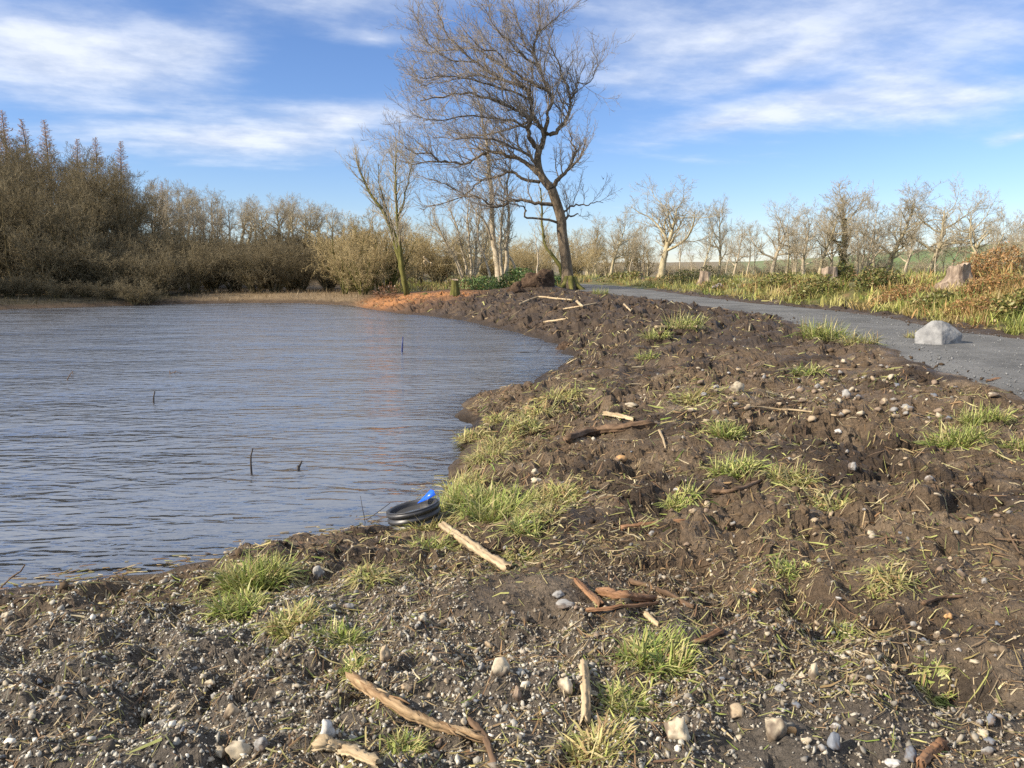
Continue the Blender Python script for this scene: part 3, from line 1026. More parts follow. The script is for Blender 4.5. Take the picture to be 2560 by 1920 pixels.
rng = np.random.default_rng(5)
base = at_y(1424, 722, OAK_Y)
base[2] = gz(base[0], base[1])
oak = empty('oak_tree', base)
tag(oak, 'tall bare oak with crown swept towards the pond, standing beside the grey path', 'tree')
ppm = OAK_Y / F
done = {}
thin_groups = []
trunk_obj = None
starts = {}
alln = []
for li, (nm, px_, r0, r1_, drift, share) in enumerate(OAK):
    P3 = []
    y0 = OAK_Y
    # start depth: nearest point of an earlier limb
    if alln:
        allp = np.vstack([a for a, _ in alln])
        ally = np.concatenate([y_ for _, y_ in alln])
        k = np.argmin(((allp - np.array(px_[0])) ** 2).sum(1))
        y0 = ally[k]
    pc = catmull(px_, max(6, len(px_) * 3))
    arc = np.concatenate([[0], np.cumsum(np.linalg.norm(np.diff(pc, axis=0), axis=1))]) * ppm
    ys = y0 + drift * arc * 0.8 + 0.10 * np.sin(arc * 1.7 + li) * np.minimum(arc, 1)
    alln.append((pc, ys))
    P3 = np.array([at_y(u, v, y) for (u, v), y in zip(pc, ys)]) - base
    tt = np.linspace(0, 1, len(pc))
    rad = (r0 + (r1_ - r0) * tt ** 0.85) * ppm
    if nm == 'trunk':
        rad = rad * (1 + 0.75 * np.clip(1 - (P3[:, 2] - 0.0) / 1.3, 0, 1) ** 2)
        P3[0, 2] -= 0.35
    if li > 1:
        P3[1:-1] += rng.normal(0, 0.035, P3[1:-1].shape)
    me = tube_mesh('oak_' + nm, [(P3[None], rad[None], 12 if li < 2 else 7)])
    lo = obj('trunk' if nm == 'trunk' else ('trunk' if nm == 'leader' else 'limb'), me, M['oak_bark'], oak)
    if share > 0:
        Ltot = arc[-1]
        pts, rd, LL = P3[None], rad[None], np.array([Ltot])
        k1 = max(3, int(Ltot * 3.9 * share))
        P_, D_, L_, R_ = spawn(pts, rd, LL, k1, 0.16, 0.75, 0.3, 0.5, rng, 0.2, 0.25)
        L_ = rng.uniform(1.1, 2.5, len(P_)) * (0.75 + 0.25 * share)
        D_ = D_ + np.array([-0.28, 0, 0.42])
        p1, r1 = grow(P_, D_, L_, np.clip(R_, 0.012, 0.045), 6, 0.17, (-0.12, 0, 0.42), 0.3, rng)
        thin_groups.append((p1, r1, 4))
        P_, D_, L2, R2_ = spawn(p1, r1, L_, 8, 0.12, 0.7, 0.5, 0.6, rng, 0.35)
        p2, r2 = grow(P_, D_, L2, np.clip(R2_, 0.011, 0.02), 4, 0.18, (-0.08, 0, 0.40), 0.45, rng)
        thin_groups.append((p2, r2, 3))
        P_, D_, L3, R3_ = spawn(p2, r2, L2, 5, 0.15, 0.65, 0.55, 0.7, rng, 0.3)
        p3, r3 = grow(P_, D_, L3, np.clip(R3_, 0.007, 0.012), 2, 0.18, (0, 0, 0.32), 0.6, rng)
        thin_groups.append((p3, r3, 3))
obj('crown', tube_mesh('oak_crown', thin_groups, False), M['oak_twig'], oak)
# flared roots
rg = []
for k in range(7):
    a = k * 0.9 + 0.3
    d = np.array([math.cos(a), math.sin(a), -0.05])
    rg.append((np.stack([d * 0.25 + [0, 0, 0.75], d * 0.42 + [0, 0, 0.3], d * 0.75 + [0, 0, 0.05], d * 1.25 + [0, 0, -0.12]])[None], np.array([[0.16, 0.17, 0.13, 0.05]]), 7))
obj('root', tube_mesh('oak_root', rg), M['moss_bark'], oak)


# ------------------------------------------------------------------ trees traced stem by stem
def traced_tree(name, label, y, stems, bark, twig, side=2.6, seed=1, k=5.0, up=0.45, lens=(0.6, 1.5), cat='tree', group=None, k3=4):
    rng = np.random.default_rng(seed)
    b0 = at_y(stems[0][0][0][0], stems[0][0][0][1], y)
    b0[2] = gz(b0[0], b0[1])
    e = empty(name, b0)
    tag(e, label, cat, group)
    pm = y / F
    thin = []
    for (px_, r0, r1_, drift, share) in stems:
        pc = catmull(px_, len(px_) * 3)
        arc = np.concatenate([[0], np.cumsum(np.linalg.norm(np.diff(pc, axis=0), axis=1))]) * pm
        ys = y + drift * arc
        P3 = np.array([at_y(u, v, yy) for (u, v), yy in zip(pc, ys)]) - b0
        if px_[0][1] > 672:
            P3[0, 2] = min(P3[0, 2], gz(P3[0, 0] + b0[0], P3[0, 1] + b0[1]) - b0[2]) - 0.15
        P3[1:] += rng.normal(0, 0.02, P3[1:].shape)
        rad = (r0 + (r1_ - r0) * np.linspace(0, 1, len(pc))) * pm
        obj('trunk', tube_mesh('stem', [(P3[None], rad[None], 8)]), bark, e)
        if share <= 0:
            continue
        kk = max(3, int(arc[-1] * k * share))
        P_, D_, L_, R_ = spawn(P3[None], rad[None], np.array([arc[-1]]), kk, 0.3, 0.7, 0.3, 0.45, rng, 0.2)
        L_ = rng.uniform(lens[0], lens[1], len(P_))
        p1, r1 = grow(P_, D_, L_, np.clip(R_, 0.010, 0.03), 5, 0.12, (0, 0, up), 0.3, rng)
        P_, D_, L2, R2_ = spawn(p1, r1, L_, 6, 0.12, 0.6, 0.5, 0.6, rng, 0.35)
        p2, r2 = grow(P_, D_, L2, np.clip(R2_, 0.007, 0.014), 3, 0.14, (0, 0, up), 0.45, rng)
        P_, D_, L3, R3_ = spawn(p2, r2, L2, k3, 0.15, 0.6, 0.55, 0.7, rng, 0.3)
        p3, r3 = grow(P_, D_, L3, np.clip(R3_, 0.005, 0.009), 2, 0.14, (0, 0, up * 0.7), 0.6, rng)
        thin += [(p1, r1, 4), (p2, r2, 3), (p3, r3, 3)]
    if thin:
        obj('crown', tube_mesh(name + '_crown', thin, False), twig, e)
    return e


traced_tree('leaning_willow_tree', 'slender bare tree with mossy twin stems leaning over the pond beside the log pile', 44.0, [
    ([(1019, 746), (1010, 700), (997, 640), (975, 570), (955, 525), (925, 482), (905, 440), (890, 395)], 8.0, 1.2, 0.1, 1.0),
    ([(1019, 742), (1006, 670), (1000, 610), (993, 554), (990, 482), (988, 420), (993, 370)], 6.0, 1.0, -0.1, 1.0),
    ([(1000, 640), (985, 575), (965, 520), (950, 465), (945, 410)], 3.5, 0.8, 0.25, 1.0),
    ([(993, 554), (1010, 500), (1022, 450), (1030, 400)], 2.5, 0.8, -0.2, 1.0)],
    M['moss_bark'], M['far_twig'], seed=21, k=5.5, up=0.6)
traced_tree('tall_slim_tree', 'tall slim pale-barked tree with straight stem rising through the oak branches', 48.5, [
    ([(1250, 722), (1243, 660), (1234, 602), (1229, 506), (1224, 440), (1219, 386), (1205, 289), (1190, 235)], 9.0, 1.2, 0.12, 1.0),
    ([(1262, 720), (1266, 660), (1267, 602), (1272, 540), (1268, 470), (1275, 410)], 7.0, 1.0, 0.2, 0.9),
    ([(1256, 720), (1252, 650), (1251, 590), (1258, 520), (1262, 450)], 5.0, 0.9, -0.1, 0.8),
    ([(1229, 600), (1215, 560), (1196, 535), (1170, 500)], 3.0, 0.8, -0.3, 0.8)],
    M['pale_bark'], M['far_twig'], seed=22, k=4.5, up=0.5)
traced_tree('slim_curved_tree', 'thin curving pale stem bowing left of the tall slim tree', 47.0, [
    ([(1228, 738), (1224, 690), (1214, 650), (1198, 605), (1192, 560), (1190, 520)], 3.6, 0.9, 0.0, 0.8)], M['pale_bark'], M['far_twig'], seed=23, k=4)
traced_tree('sapling', 'single thin pale sapling in front of the dark root heap', 44.0, [
    ([(1342, 716), (1343, 680), (1345, 640), (1340, 605), (1335, 570)], 2.6, 0.8, 0.0, 0.7)], M['pale_bark'], M['far_twig'], seed=24, k=4, lens=(0.4, 0.9))
traced_tree('leaning_tree', 'dark mossy trunk leaning left behind the oak trunk', 55.0, [
    ([(1408, 690), (1400, 668), (1382, 640), (1364, 612), (1356, 570), (1354, 520), (1352, 470)], 6.5, 1.5, 0.1, 0.9)], M['moss_bark'], M['far_twig'], seed=25, k=4)
traced_tree('tilted_birch_tree', 'pale birch stem tilting left just right of the tall slim tree', 53.0, [
    ([(1294, 692), (1283, 660), (1270, 631), (1262, 590), (1252, 545)], 4.0, 1.0, 0.1, 0.8)], M['pale_bark'], M['far_twig'], seed=26, k=4)
traced_tree('hazel_clump', 'many-stemmed hazel with pale upright rods between stump and tall slim tree', 52.0, [
    ([(1170, 705), (1165, 660), (1152, 610), (1140, 560), (1120, 520)], 4.2, 0.9, 0.1, 1.0),
    ([(1176, 705), (1178, 655), (1172, 600), (1168, 545), (1172, 500)], 4.2, 0.9, -0.1, 1.0),
    ([(1162, 705), (1148, 665), (1125, 620), (1100, 585), (1075, 560)], 3.8, 0.9, 0.2, 1.0),
    ([(1184, 705), (1190, 650), (1192, 600), (1200, 540), (1203, 510)], 3.8, 0.9, 0.0, 1.0),
    ([(1158, 705), (1140, 655), (1110, 600), (1085, 540)], 3.0, 0.9, -0.2, 1.0),
    ([(1180, 705), (1200, 660), (1215, 610), (1222, 560)], 3.0, 0.9, 0.2, 1.0)],
    M['pale_bark'], M['far_twig'], seed=27, k=5)

traced_tree('torn_branch', 'torn pale branch end glimpsed in the thicket left of the hazel rods', 60.0, [([(1058, 642), (1066, 650), (1076, 660)], 3.0, 2.2, 0.0, 0), ([(1062, 652), (1064, 668)], 3.6, 2.0, 0.05, 0), ([(1078, 656), (1079, 667)], 3.0, 1.6, 0.05, 0)], M['pale_wood'], M['far_twig'], cat='branch')
# the row beyond the path: (u of base, depth, u/v of top, kind, variant, crown widen, label)
ROW = [
    (1651, 84, 438, 'spread', 0, 1.15, 'broad round-crowned bare oak standing alone above the far path'),
    (1796, 88, 492, 'upright', 0, 0.75, 'slim double-stemmed bare tree in the gap after the lone round oak'),
    (1932, 80, 494, 'spread', 1, 0.85, 'crooked Y-shaped bare tree left of the pale birch and ivy trees'),
    (1761, 78, 562, 'thin', 0, 1.2, 'short twiggy tree beside the slim double-stemmed one'),
    (1868, 76, 565, 'thin', 1, 1.2, 'small white birch just left of the crooked Y-shaped tree'),
    (1967, 82, 540, 'thin', 2, 1.2, 'thin twiggy tree right behind the crooked Y-shaped tree'),
    (2012, 78, 505, 'upright', 1, 0.95, 'bare tree with pale patched trunk left of the middle stump'),
    (2050, 84, 488, 'upright', 2, 0.95, 'upright bare tree rising behind the middle stump'),
    (2105, 84, 446, 'upright', 0, 1.15, 'tall yellowish tree with ivy-wrapped trunk right of the middle stump'),
    (2153, 80, 480, 'stems', 0, 1.0, 'forked pale-stemmed tree next to the ivy-wrapped trunk'),
    (2222, 86, 452, 'upright', 1, 1.25, 'tall fan-crowned bare tree at the middle of the right-hand row'),
    (2310, 82, 434, 'spread', 2, 1.05, 'leaning bare oak with flat umbrella crown above the bracken'),
    (2381, 84, 560, 'thin', 0, 1.2, 'thin pale tree under the umbrella-crowned oak, behind the largest stump'),
    (2432, 78, 466, 'spread', 1, 0.95, 'bare oak last in the row, behind the bracken mound'),
    (2560, 88, 560, 'stems', 1, 1.0, 'low many-stemmed tree at the end of the right-hand row'),
    (1528, 74, 522, 'upright', 2, 0.9, 'dark leaning tree just right of the great oak, first of the far row'),
    (1600, 90, 560, 'stems', 0, 1.0, 'pale many-stemmed tree in front of the lone round oak'),
    (1470, 86, 540, 'upright', 1, 1.0, 'bare upright tree seen close right of the great oak trunk'),
]
rr_ = random.Random(9)
for (u, y, v, kind, vi, widen, lab) in ROW:
    x = (u - CX) / F * (y * math.cos(PITCH) + 0.0)
    x = at_y(u, 670, y)[0]
    z = gz(x, y) - 0.1
    top = at_y(u, v - 12, y)[2]
    Kd = K[kind][vi]
    widen = widen * 1.08
    hgt = max(vv.co.z for vv in Kd[1].vertices)
    s = (top - z) / hgt
    bark = M['pale_bark'] if ('birch' in lab or 'pale' in lab) else M['far_bark']
    e = plant_tree('bare_tree', (Kd[0], Kd[1]), bark, M['far_twig'], (x, y, z), rr_.uniform(0, 6.28), (s * widen, s * widen, s))
    if 'leaning bare oak' in lab:
        e.rotation_euler = (0, 0.20, 0.9)
    tag(e, lab, 'tree', 'bare trees in a row beyond the path')
    if 'ivy-wrapped trunk right' in lab:
        rg_ = np.random.default_rng(77)
        n = 1500
        hh = rg_.uniform(0.2, 7.5, n)
        a = rg_.uniform(0, 6.28, n)
        rad = rg_.uniform(0.12, 0.5, n) * (1 - hh / 14) * (1 + 0.5 * np.sin(hh * 2.1 + a))
        Pl = np.stack([np.cos(a) * rad, np.sin(a) * rad, hh], 1)
        Vv, Ff, Cc = leaf_cloud(Pl, 0.13, rg_, mixcol(n, rg_, (0.30, 0.27, 0.09), (0.36, 0.31, 0.11), (0.20, 0.20, 0.06)))
        obj('ivy', mesh_np('ivy', Vv, Ff, Cc), M['leaf'], e)


ROW_FILL = [(1835, 96, 535), (1990, 94, 515), (2078, 96, 500), (2188, 96, 490), (2262, 92, 495), (2486, 92, 505), (2535, 96, 520)]


def scatter_trees(name, label, cat, group, spots, kinds, bark, twig, seed, zoff=-0.1):
    """spots: (u, depth, v of the top, widen)"""
    r = random.Random(seed)
    protos = {}
    for i, (u, y, v, widen) in enumerate(spots):
        kd = kinds[i % len(kinds)]
        x = at_y(u, 660, y)[0]
        z = gz(x, y) + zoff
        top = at_y(u, v, y)[2]
        a, b2 = kd[0], kd[1]
        if kd[1].name not in protos:
            protos[kd[1].name] = max(c.co.z for c in kd[1].vertices)
        hgt = protos[kd[1].name]
        s = max(0.2, (top - z) / hgt)
        e = plant_tree(name, (a, b2), bark, twig, (x, y, z), r.uniform(0, 6.28), (s * widen, s * widen, s))
        tag(e, label(sorted(q_[0] for q_ in spots).index(u)) if callable(label) else label, cat, group)


ORD = ['first', 'second', 'third', 'fourth', 'fifth', 'sixth', 'seventh', 'eighth', 'ninth', 'tenth', 'eleventh', 'twelfth', 'thirteenth', 'fourteenth']
r = random.Random(31)
# larches on the skyline of the left wood
larch = [(18, 78, 226), (52, 82, 262), (104, 84, 285), (140, 82, 283), (205, 86, 332), (256, 86, 328), (312, 88, 338), (420, 104, 440)]
scatter_trees('larch_tree', lambda i: 'bare pinkish larch with pointed top, %s from the left border on the skyline' % ORD[i], 'tree', 'larches behind the left wood', [(u, y, v + 14, 1.45) for u, y, v in larch], K['larch'], M['larch_bark'], M['larch_twig'], 41)
# dark tall alders nearest the water on the left
front = [(-620, 44, 250), (-560, 38, 280), (-500, 46, 240), (-430, 40, 270), (-360, 47, 250), (-300, 42, 300), (-240, 50, 280), (-330, 36, 330), (-170, 47, 330), (-100, 52, 300), (-60, 47, 370), (-10, 50, 335), (40, 46, 380), (85, 52, 350), (130, 47, 400), (175, 54, 370), (215, 50, 400), (255, 56, 375), (300, 60, 385), (340, 60, 410), (375, 64, 460), (20, 56, 330), (110, 60, 335), (200, 64, 360), (270, 66, 372), (-130, 58, 310), (-30, 62, 300), (65, 58, 345), (150, 62, 352), (235, 60, 375), (320, 68, 392), (355, 72, 420), (5, 66, 310), (60, 70, 318), (180, 70, 345), (290, 72, 372)]  # the leftmost stand out of view, added to cast shade on shore and wood
scatter_trees('alder_tree', 'tall dark bare alder packed into the left wood above the water', 'tree', 'dark trees of the left wood', [(u, y, v, 1.1) for u, y, v in front],
              [K['stems'][0], K['upright'][0], K['stems'][1], K['upright'][2]], M['dark_bark'], M['scrub_twig'], 42)
# sunlit ash behind the scrub
mid = [(395, 78, 452), (425, 80, 455), (455, 82, 462), (485, 82, 468), (515, 84, 478), (545, 86, 490), (575, 86, 500), (410, 90, 450), (470, 92, 458), (530, 94, 470), (440, 74, 480), (500, 76, 500), (560, 78, 520)]
scatter_trees('ash_tree', lambda i: 'sunlit pale bare ash behind the dark scrub, %s to the right of the larches' % ORD[i], 'tree', 'pale trees behind the scrub', [(u, y, v - 14, 0.95) for u, y, v in mid], [K['upright'][1], K['upright'][2], K['stems'][0]], M['pale_bark'], M['far_twig'], 43)
mid2 = [(605, 92, 492), (640, 96, 482), (668, 90, 490), (700, 94, 476), (735, 96, 478), (765, 92, 482), (800, 96, 500), (835, 98, 510), (622, 100, 484), (720, 102, 486), (780, 104, 498), (870, 100, 520)]
scatter_trees('wood_edge_tree', lambda i: 'bare round-headed skyline tree, %s from the pale ashes towards the golden willows' % ORD[i], 'tree', 'skyline trees in the middle distance', [(u, y, v, 1.0) for u, y, v in mid2], [K['spread'][0], K['upright'][0], K['spread'][2]], M['far_bark'], M['far_twig'], 44)
# dark willow scrub along the far shore
scr = []
for u in range(-180, 861, 58):
    scr.append((u + r.uniform(-16, 16), 45.5 + r.uniform(0, 4) + (3.0 if u > 400 else 0), 575 + r.uniform(-25, 30) + (20 if u > 500 else 0), 1.15))
for u in range(-160, 861, 75):
    scr.append((u + r.uniform(-16, 16), 53 + r.uniform(0, 5), 535 + r.uniform(-25, 30) + (35 if u > 500 else -30 if u < 250 else 0), 1.1))
for u in range(-200, 400, 58):
    scr.append((u + r.uniform(-16, 16), 41.8 + r.uniform(0, 2), 690 + 0.08 * u + r.uniform(-35, 20), 1.5))
for u in range(380, 861, 60):
    scr.append((u + r.uniform(-16, 16), 66 + r.uniform(0, 5), 555 + r.uniform(-20, 25), 1.2))
scatter_trees('willow_bush', 'dense dark-brown leafless willow bush along the far shore', 'bush', 'willow scrub across the pond', scr, K['willow'], M['dark_bark'], M['scrub_twig'], 45)
# golden willows at the head of the pond
gold = [(880, 50, 520, 1.1), (925, 52, 505, 1.1), (965, 54, 525, 1.0), (860, 47.5, 590, 1.1), (905, 46.5, 570, 0.9), (945, 47, 600, 0.9)]
scatter_trees('golden_willow', lambda i: 'sunlit golden-brown leafless willow, %s from the dark scrub at the pond head' % ORD[i], 'bush', 'golden willows beside the leaning tree', gold, [K['willow'][0], K['stems'][0], K['willow'][1], K['stems'][1]], M['moss_bark'], M['gold_twig'], 46)
# backdrop wood behind the oak
bw = []
for u in range(900, 1640, 30):
    bw.append((u + r.uniform(-12, 12), 84 + r.uniform(0, 14), 545 + r.uniform(-15, 35) + (25 if u > 1250 else 0), 1.1))
scatter_trees('backdrop_tree', 'bare brown tree of the wood behind the oak', 'tree', 'wood behind the oak', bw, [K['upright'][0], K['stems'][1], K['spread'][1], K['upright'][2]], M['far_bark'], M['gold_twig'], 47)
bw = []
for u in range(920, 1500, 40):
    bw.append((u + r.uniform(-12, 12), 70 + r.uniform(0, 8), 615 + r.uniform(-25, 20), 1.3))
for u in range(870, 1420, 44):
    bw.append((u + r.uniform(-12, 12), 60 + r.uniform(0, 6), 572 + r.uniform(-25, 30) + (25 if u > 1150 else 0), 1.2))
scatter_trees('thicket_bush', 'brown leafless thicket bush behind the oak and tall slim tree', 'bush', 'thicket behind the oak', bw, [K['willow'][0], K['stems'][0], K['thin'][1], K['willow'][1], K['stems'][1]], M['far_bark'], M['gold_twig'], 48)
bw = [(u + r.uniform(-12, 12), 96 + r.uniform(0, 14), 646 + r.uniform(-12, 12), 1.6) for u in range(1440, 2640, 46)]
scatter_trees('hedge_bush', 'low brown leafless bush of the far hedge behind the row of trees', 'bush', 'far hedge beyond the path', bw, K['willow'], M['far_bark'], M['far_twig'], 50)
scatter_trees('slender_tree', 'slender pale bare tree filling a gap in the row beyond the path', 'tree', 'slender trees filling the right-hand row', [(u, y, v, 0.95) for u, y, v in ROW_FILL], [K['upright'][1], K['stems'][0], K['upright'][0], K['spread'][2]], M['pale_bark'], M['far_twig'], 51)
# thin birch saplings between the trees of the row
bw = []
for u in range(1450, 2620, 40):
    bw.append((u + r.uniform(-12, 12), 70 + r.uniform(0, 22), 575 + r.uniform(-30, 45), 0.9))
scatter_trees('birch_sapling', 'thin pale birch sapling among the row beyond the path', 'sapling', 'saplings among the right-hand row', bw, K['thin'], M['pale_bark'], M['far_twig'], 49)


# ------------------------------------------------------------------ stones
def ico(sub):
    import bmesh
    bm = bmesh.new()
    bmesh.ops.create_icosphere(bm, subdivisions=sub, radius=1.0)
    V_ = np.array([v.co[:] for v in bm.verts])
    F_ = np.array([[v.index for v in f.verts] for f in bm.faces])
    bm.free()
    return V_, F_


ICO1, ICO2, ICO3, ICO4 = ico(1), ico(2), ico(3), ico(4)
OCT = (np.array([[1, 0, 0], [-1, 0, 0], [0, 1, 0], [0, -1, 0], [0, 0, 1], [0, 0, -1]], float), np.array([[0, 2, 4], [2, 1, 4], [1, 3, 4], [3, 0, 4], [2, 0, 5], [1, 2, 5], [3, 1, 5], [0, 3, 5]]))


def rot_matrices(n, rng):
    q = norm(rng.normal(0, 1, (n, 4)))
    w, x, y, z = q.T
    return np.stack([1 - 2 * (y * y + z * z), 2 * (x * y - z * w), 2 * (x * z + y * w), 2 * (x * y + z * w), 1 - 2 * (x * x + z * z), 2 * (y * z - x * w),
                     2 * (x * z - y * w), 2 * (y * z + x * w), 1 - 2 * (x * x + y * y)], 1).reshape(n, 3, 3)


def stones(P, size, cols, rng, base=ICO1, flat=0.65, jit=0.22, tilt=True):
    n = len(P)
    V0, F0 = base
    k = len(V0)
    Vv = V0[None] * (1 + rng.normal(0, jit, (n, k, 1)).clip(-0.45, 0.5))
    sc = np.stack([rng.uniform(0.75, 1.35, n), rng.uniform(0.7, 1.1, n), rng.uniform(flat * 0.7, flat * 1.25, n)], 1)
    Vv = Vv * sc[:, None]
    if tilt:
        Vv = np.einsum('nij,nkj->nki', rot_matrices(n, rng), Vv)
    Vv = Vv * np.asarray(size).reshape(-1, 1, 1) + P[:, None]
    Ff = F0[None] + (np.arange(n) * k)[:, None, None]
    return Vv.reshape(-1, 3), Ff.reshape(-1, 3), np.repeat(cols, k, 0)


def in_view_points(n, d0, d1, rng, a0=-37, a1=37, power=1.0):
    """points on the dug ground, spread over distances d0..d1 in front of the eye"""
    a = np.radians(rng.uniform(a0, a1, n))
    rr2 = np.sqrt(rng.uniform(0, 1, n) ** power * (d1 ** 2 - d0 ** 2) + d0 ** 2)
    return rr2 * np.sin(a), rr2 * np.cos(a)


def on_ground(x, y, want='dug', thr=0.5):
    z, p = H(x, y, parts=True)
    k = (p['dug'] > thr) & (p['sd'] > 0.12)
    return np.stack([x, y, z], 1)[k], {a: b_[k] for a, b_ in p.items()}


STONE_COLS = [(0.27, 0.25, 0.225), (0.17, 0.165, 0.16), (0.36, 0.32, 0.26), (0.32, 0.25, 0.175), (0.12, 0.118, 0.112), (0.44, 0.41, 0.36), (0.22, 0.21, 0.20), (0.15, 0.115, 0.085)]
SOIL_COLS = [(0.10, 0.07, 0.048), (0.06, 0.042, 0.03), (0.15, 0.108, 0.076), (0.17, 0.13, 0.10)]
rng = np.random.default_rng(51)


def gravel_density(P):
    n1 = fbm(P[:, 0], P[:, 1], 3, 0.9)
    g = sstep(0.8, -0.5, (P[:, 1] - 3.9) * 0.5 + 0.42 * (P[:, 0] + 0.3) - 0.5 * n1)
    return np.clip(0.05 + 0.95 * g + 0.30 * n1, 0.03, 1)


Vs, Fs, Cs, off = [], [], [], 0
for (n, d0, d1, smin, smax, base_) in [(34000, 1.9, 4.6, 0.0035, 0.012, OCT), (5500, 1.9, 5.2, 0.006, 0.018, ICO1), (15000, 4.4, 10, 0.005, 0.016, OCT), (3600, 4.8, 11, 0.011, 0.026, ICO1), (6500, 9, 21, 0.010, 0.026, OCT), (2200, 9, 22, 0.016, 0.040, ICO1)]:
    x, y = in_view_points(n, d0, d1, rng)
    P, p = on_ground(x, y)
    dk = rng.uniform(0, 1, len(P)) < gravel_density(P) * (1 if d1 < 12 else 0.9) * np.where(P[:, 1] > 16, 0.35, 1)
    P = P[dk]
    size = smin + (smax - smin) * rng.uniform(0, 1, len(P)) ** 2.2
    P[:, 2] += size * 0.15 + 0.003
    cols = mixcol(len(P), rng, *STONE_COLS, jit=0.3)
    gg = sstep(0.4, -0.4, (P[:, 1] - 3.9) * 0.5 + 0.42 * (P[:, 0] + 0.3))[:, None] * (rng.uniform(0, 1, (len(P), 1)) < 0.6)
    cols = cols * (1 - gg) + mixcol(len(P), rng, (0.24, 0.235, 0.22), (0.30, 0.295, 0.28), (0.15, 0.148, 0.14), (0.42, 0.41, 0.38), jit=0.3) * gg
    a, b_, c = stones(P, size, cols * np.array([1.04, 1.0, 0.90]) * (0.85 + 0.40 * gg), rng, base_, 0.5, 0.36)
    Vs.append(a); Fs.append(b_ + off); Cs.append(c); off += len(a)
gravel = obj('gravel', mesh_np('gravel', np.vstack(Vs), np.vstack(Fs), np.vstack(Cs)), M['stone'])
tag(gravel, 'small grey and white gravel trodden into the brown soil of the bank', 'gravel', kind='stuff')

Vs, Fs, Cs, off = [], [], [], 0
for (n, d0, d1, smin, smax, bs) in [(16000, 1.9, 5, 0.003, 0.012, OCT), (700, 1.9, 5.5, 0.010, 0.030, ICO1), (14000, 4.5, 12, 0.008, 0.032, OCT), (700, 5, 13, 0.02, 0.05, ICO1), (7000, 10, 28, 0.012, 0.045, OCT), (900, 11, 30, 0.04, 0.10, ICO1), (3000, 20, 44, 0.03, 0.09, OCT)]:
    x, y = in_view_points(n, d0, d1, rng, -20 if d0 > 10 else -37)
    P, p = on_ground(x, y)
    size = smin + (smax - smin) * rng.uniform(0, 1, len(P)) ** 3.0
    P[:, 2] -= size * 0.12
    sc = soil_colour(P[:, 0], P[:, 1], p) * rng.uniform(0.6, 1.25, (len(P), 1))
    a, b_, c = stones(P, size, sc, rng, bs, 0.6, 0.42)
    Vs.append(a); Fs.append(b_ + off); Cs.append(c); off += len(a)
x, y = in_view_points(9000, 8, 40, rng, 5, 42)
pd_ = poly_sd(PATH_POLY, x, y)
k = (pd_ < 0.15) & (pd_ > -0.9) & (rng.uniform(0, 1, len(x)) < np.exp(np.minimum(pd_, 0) / 0.22))
size = 0.008 + 0.035 * rng.uniform(0, 1, int(k.sum())) ** 2.5
P = np.stack([x[k], y[k], PATH_Z + size * 0.1], 1)
a, b_, c = stones(P, size, np.tile(np.array([[0.07, 0.05, 0.033]]), (len(P), 1)) * rng.uniform(0.6, 1.4, (len(P), 1)), rng, OCT, 0.6, 0.42)
Vs.append(a); Fs.append(b_ + off); Cs.append(c); off += len(a)
clods = obj('soil_crumbs', mesh_np('soil_crumbs', np.vstack(Vs), np.vstack(Fs), np.vstack(Cs)), M['crumb'])
tag(clods, 'loose dark crumbs and clods of dug soil covering the bank', 'soil', kind='stuff')

# loose chippings on the path
x, y = in_view_points(9000, 8, 26, rng, 8, 40)
pd_ = poly_sd(PATH_POLY, x, y)
k = pd_ < 0.1
x, y = x[k], y[k]
size = 0.006 + 0.018 * rng.uniform(0, 1, len(x)) ** 3
P = np.stack([x, y, PATH_Z + size * 0.2], 1)
a, b_, c = stones(P, size, mixcol(len(P), rng, (0.15, 0.155, 0.155), (0.10, 0.105, 0.105), (0.22, 0.22, 0.215), (0.13, 0.13, 0.13)), rng, OCT)
tag(obj('path_chippings', mesh_np('path_chippings', a, b_, c), M['stone']), 'loose blue-grey chippings on the crushed stone path', 'gravel', kind='stuff')


# ------------------------------------------------------------------ named stones
def pebble_mesh(seed, base=ICO2, jit=0.10, cuts=6):
    rng = np.random.default_rng(seed)
    V_, F_ = base
    V_ = V_.copy()
    for _ in range(cuts):                                 # broken flat faces
        nrm = norm(rng.normal(0, 1, 3))
        d = rng.uniform(0.55, 0.85)
        ex = V_ @ nrm - d
        V_ = V_ - np.maximum(ex, 0)[:, None] * nrm * 0.9
    ph = rng.uniform(0, 6, 3)
    V_ = V_ * (1 + 0.26 * fbm(V_[:, 0] * 1.3 + 3 * seed + V_[:, 2], V_[:, 1] * 1.3 - V_[:, 2], 4, 0.8)[:, None])
    V_ = V_ * (1 + jit * np.sin(V_[:, :1] * 2.3 + ph[0]) + jit * np.sin(V_[:, 1:2] * 2.9 + ph[1]) + 0.4 * jit * np.sin(V_[:, 2:] * 7 + ph[2]))
    return V_, F_


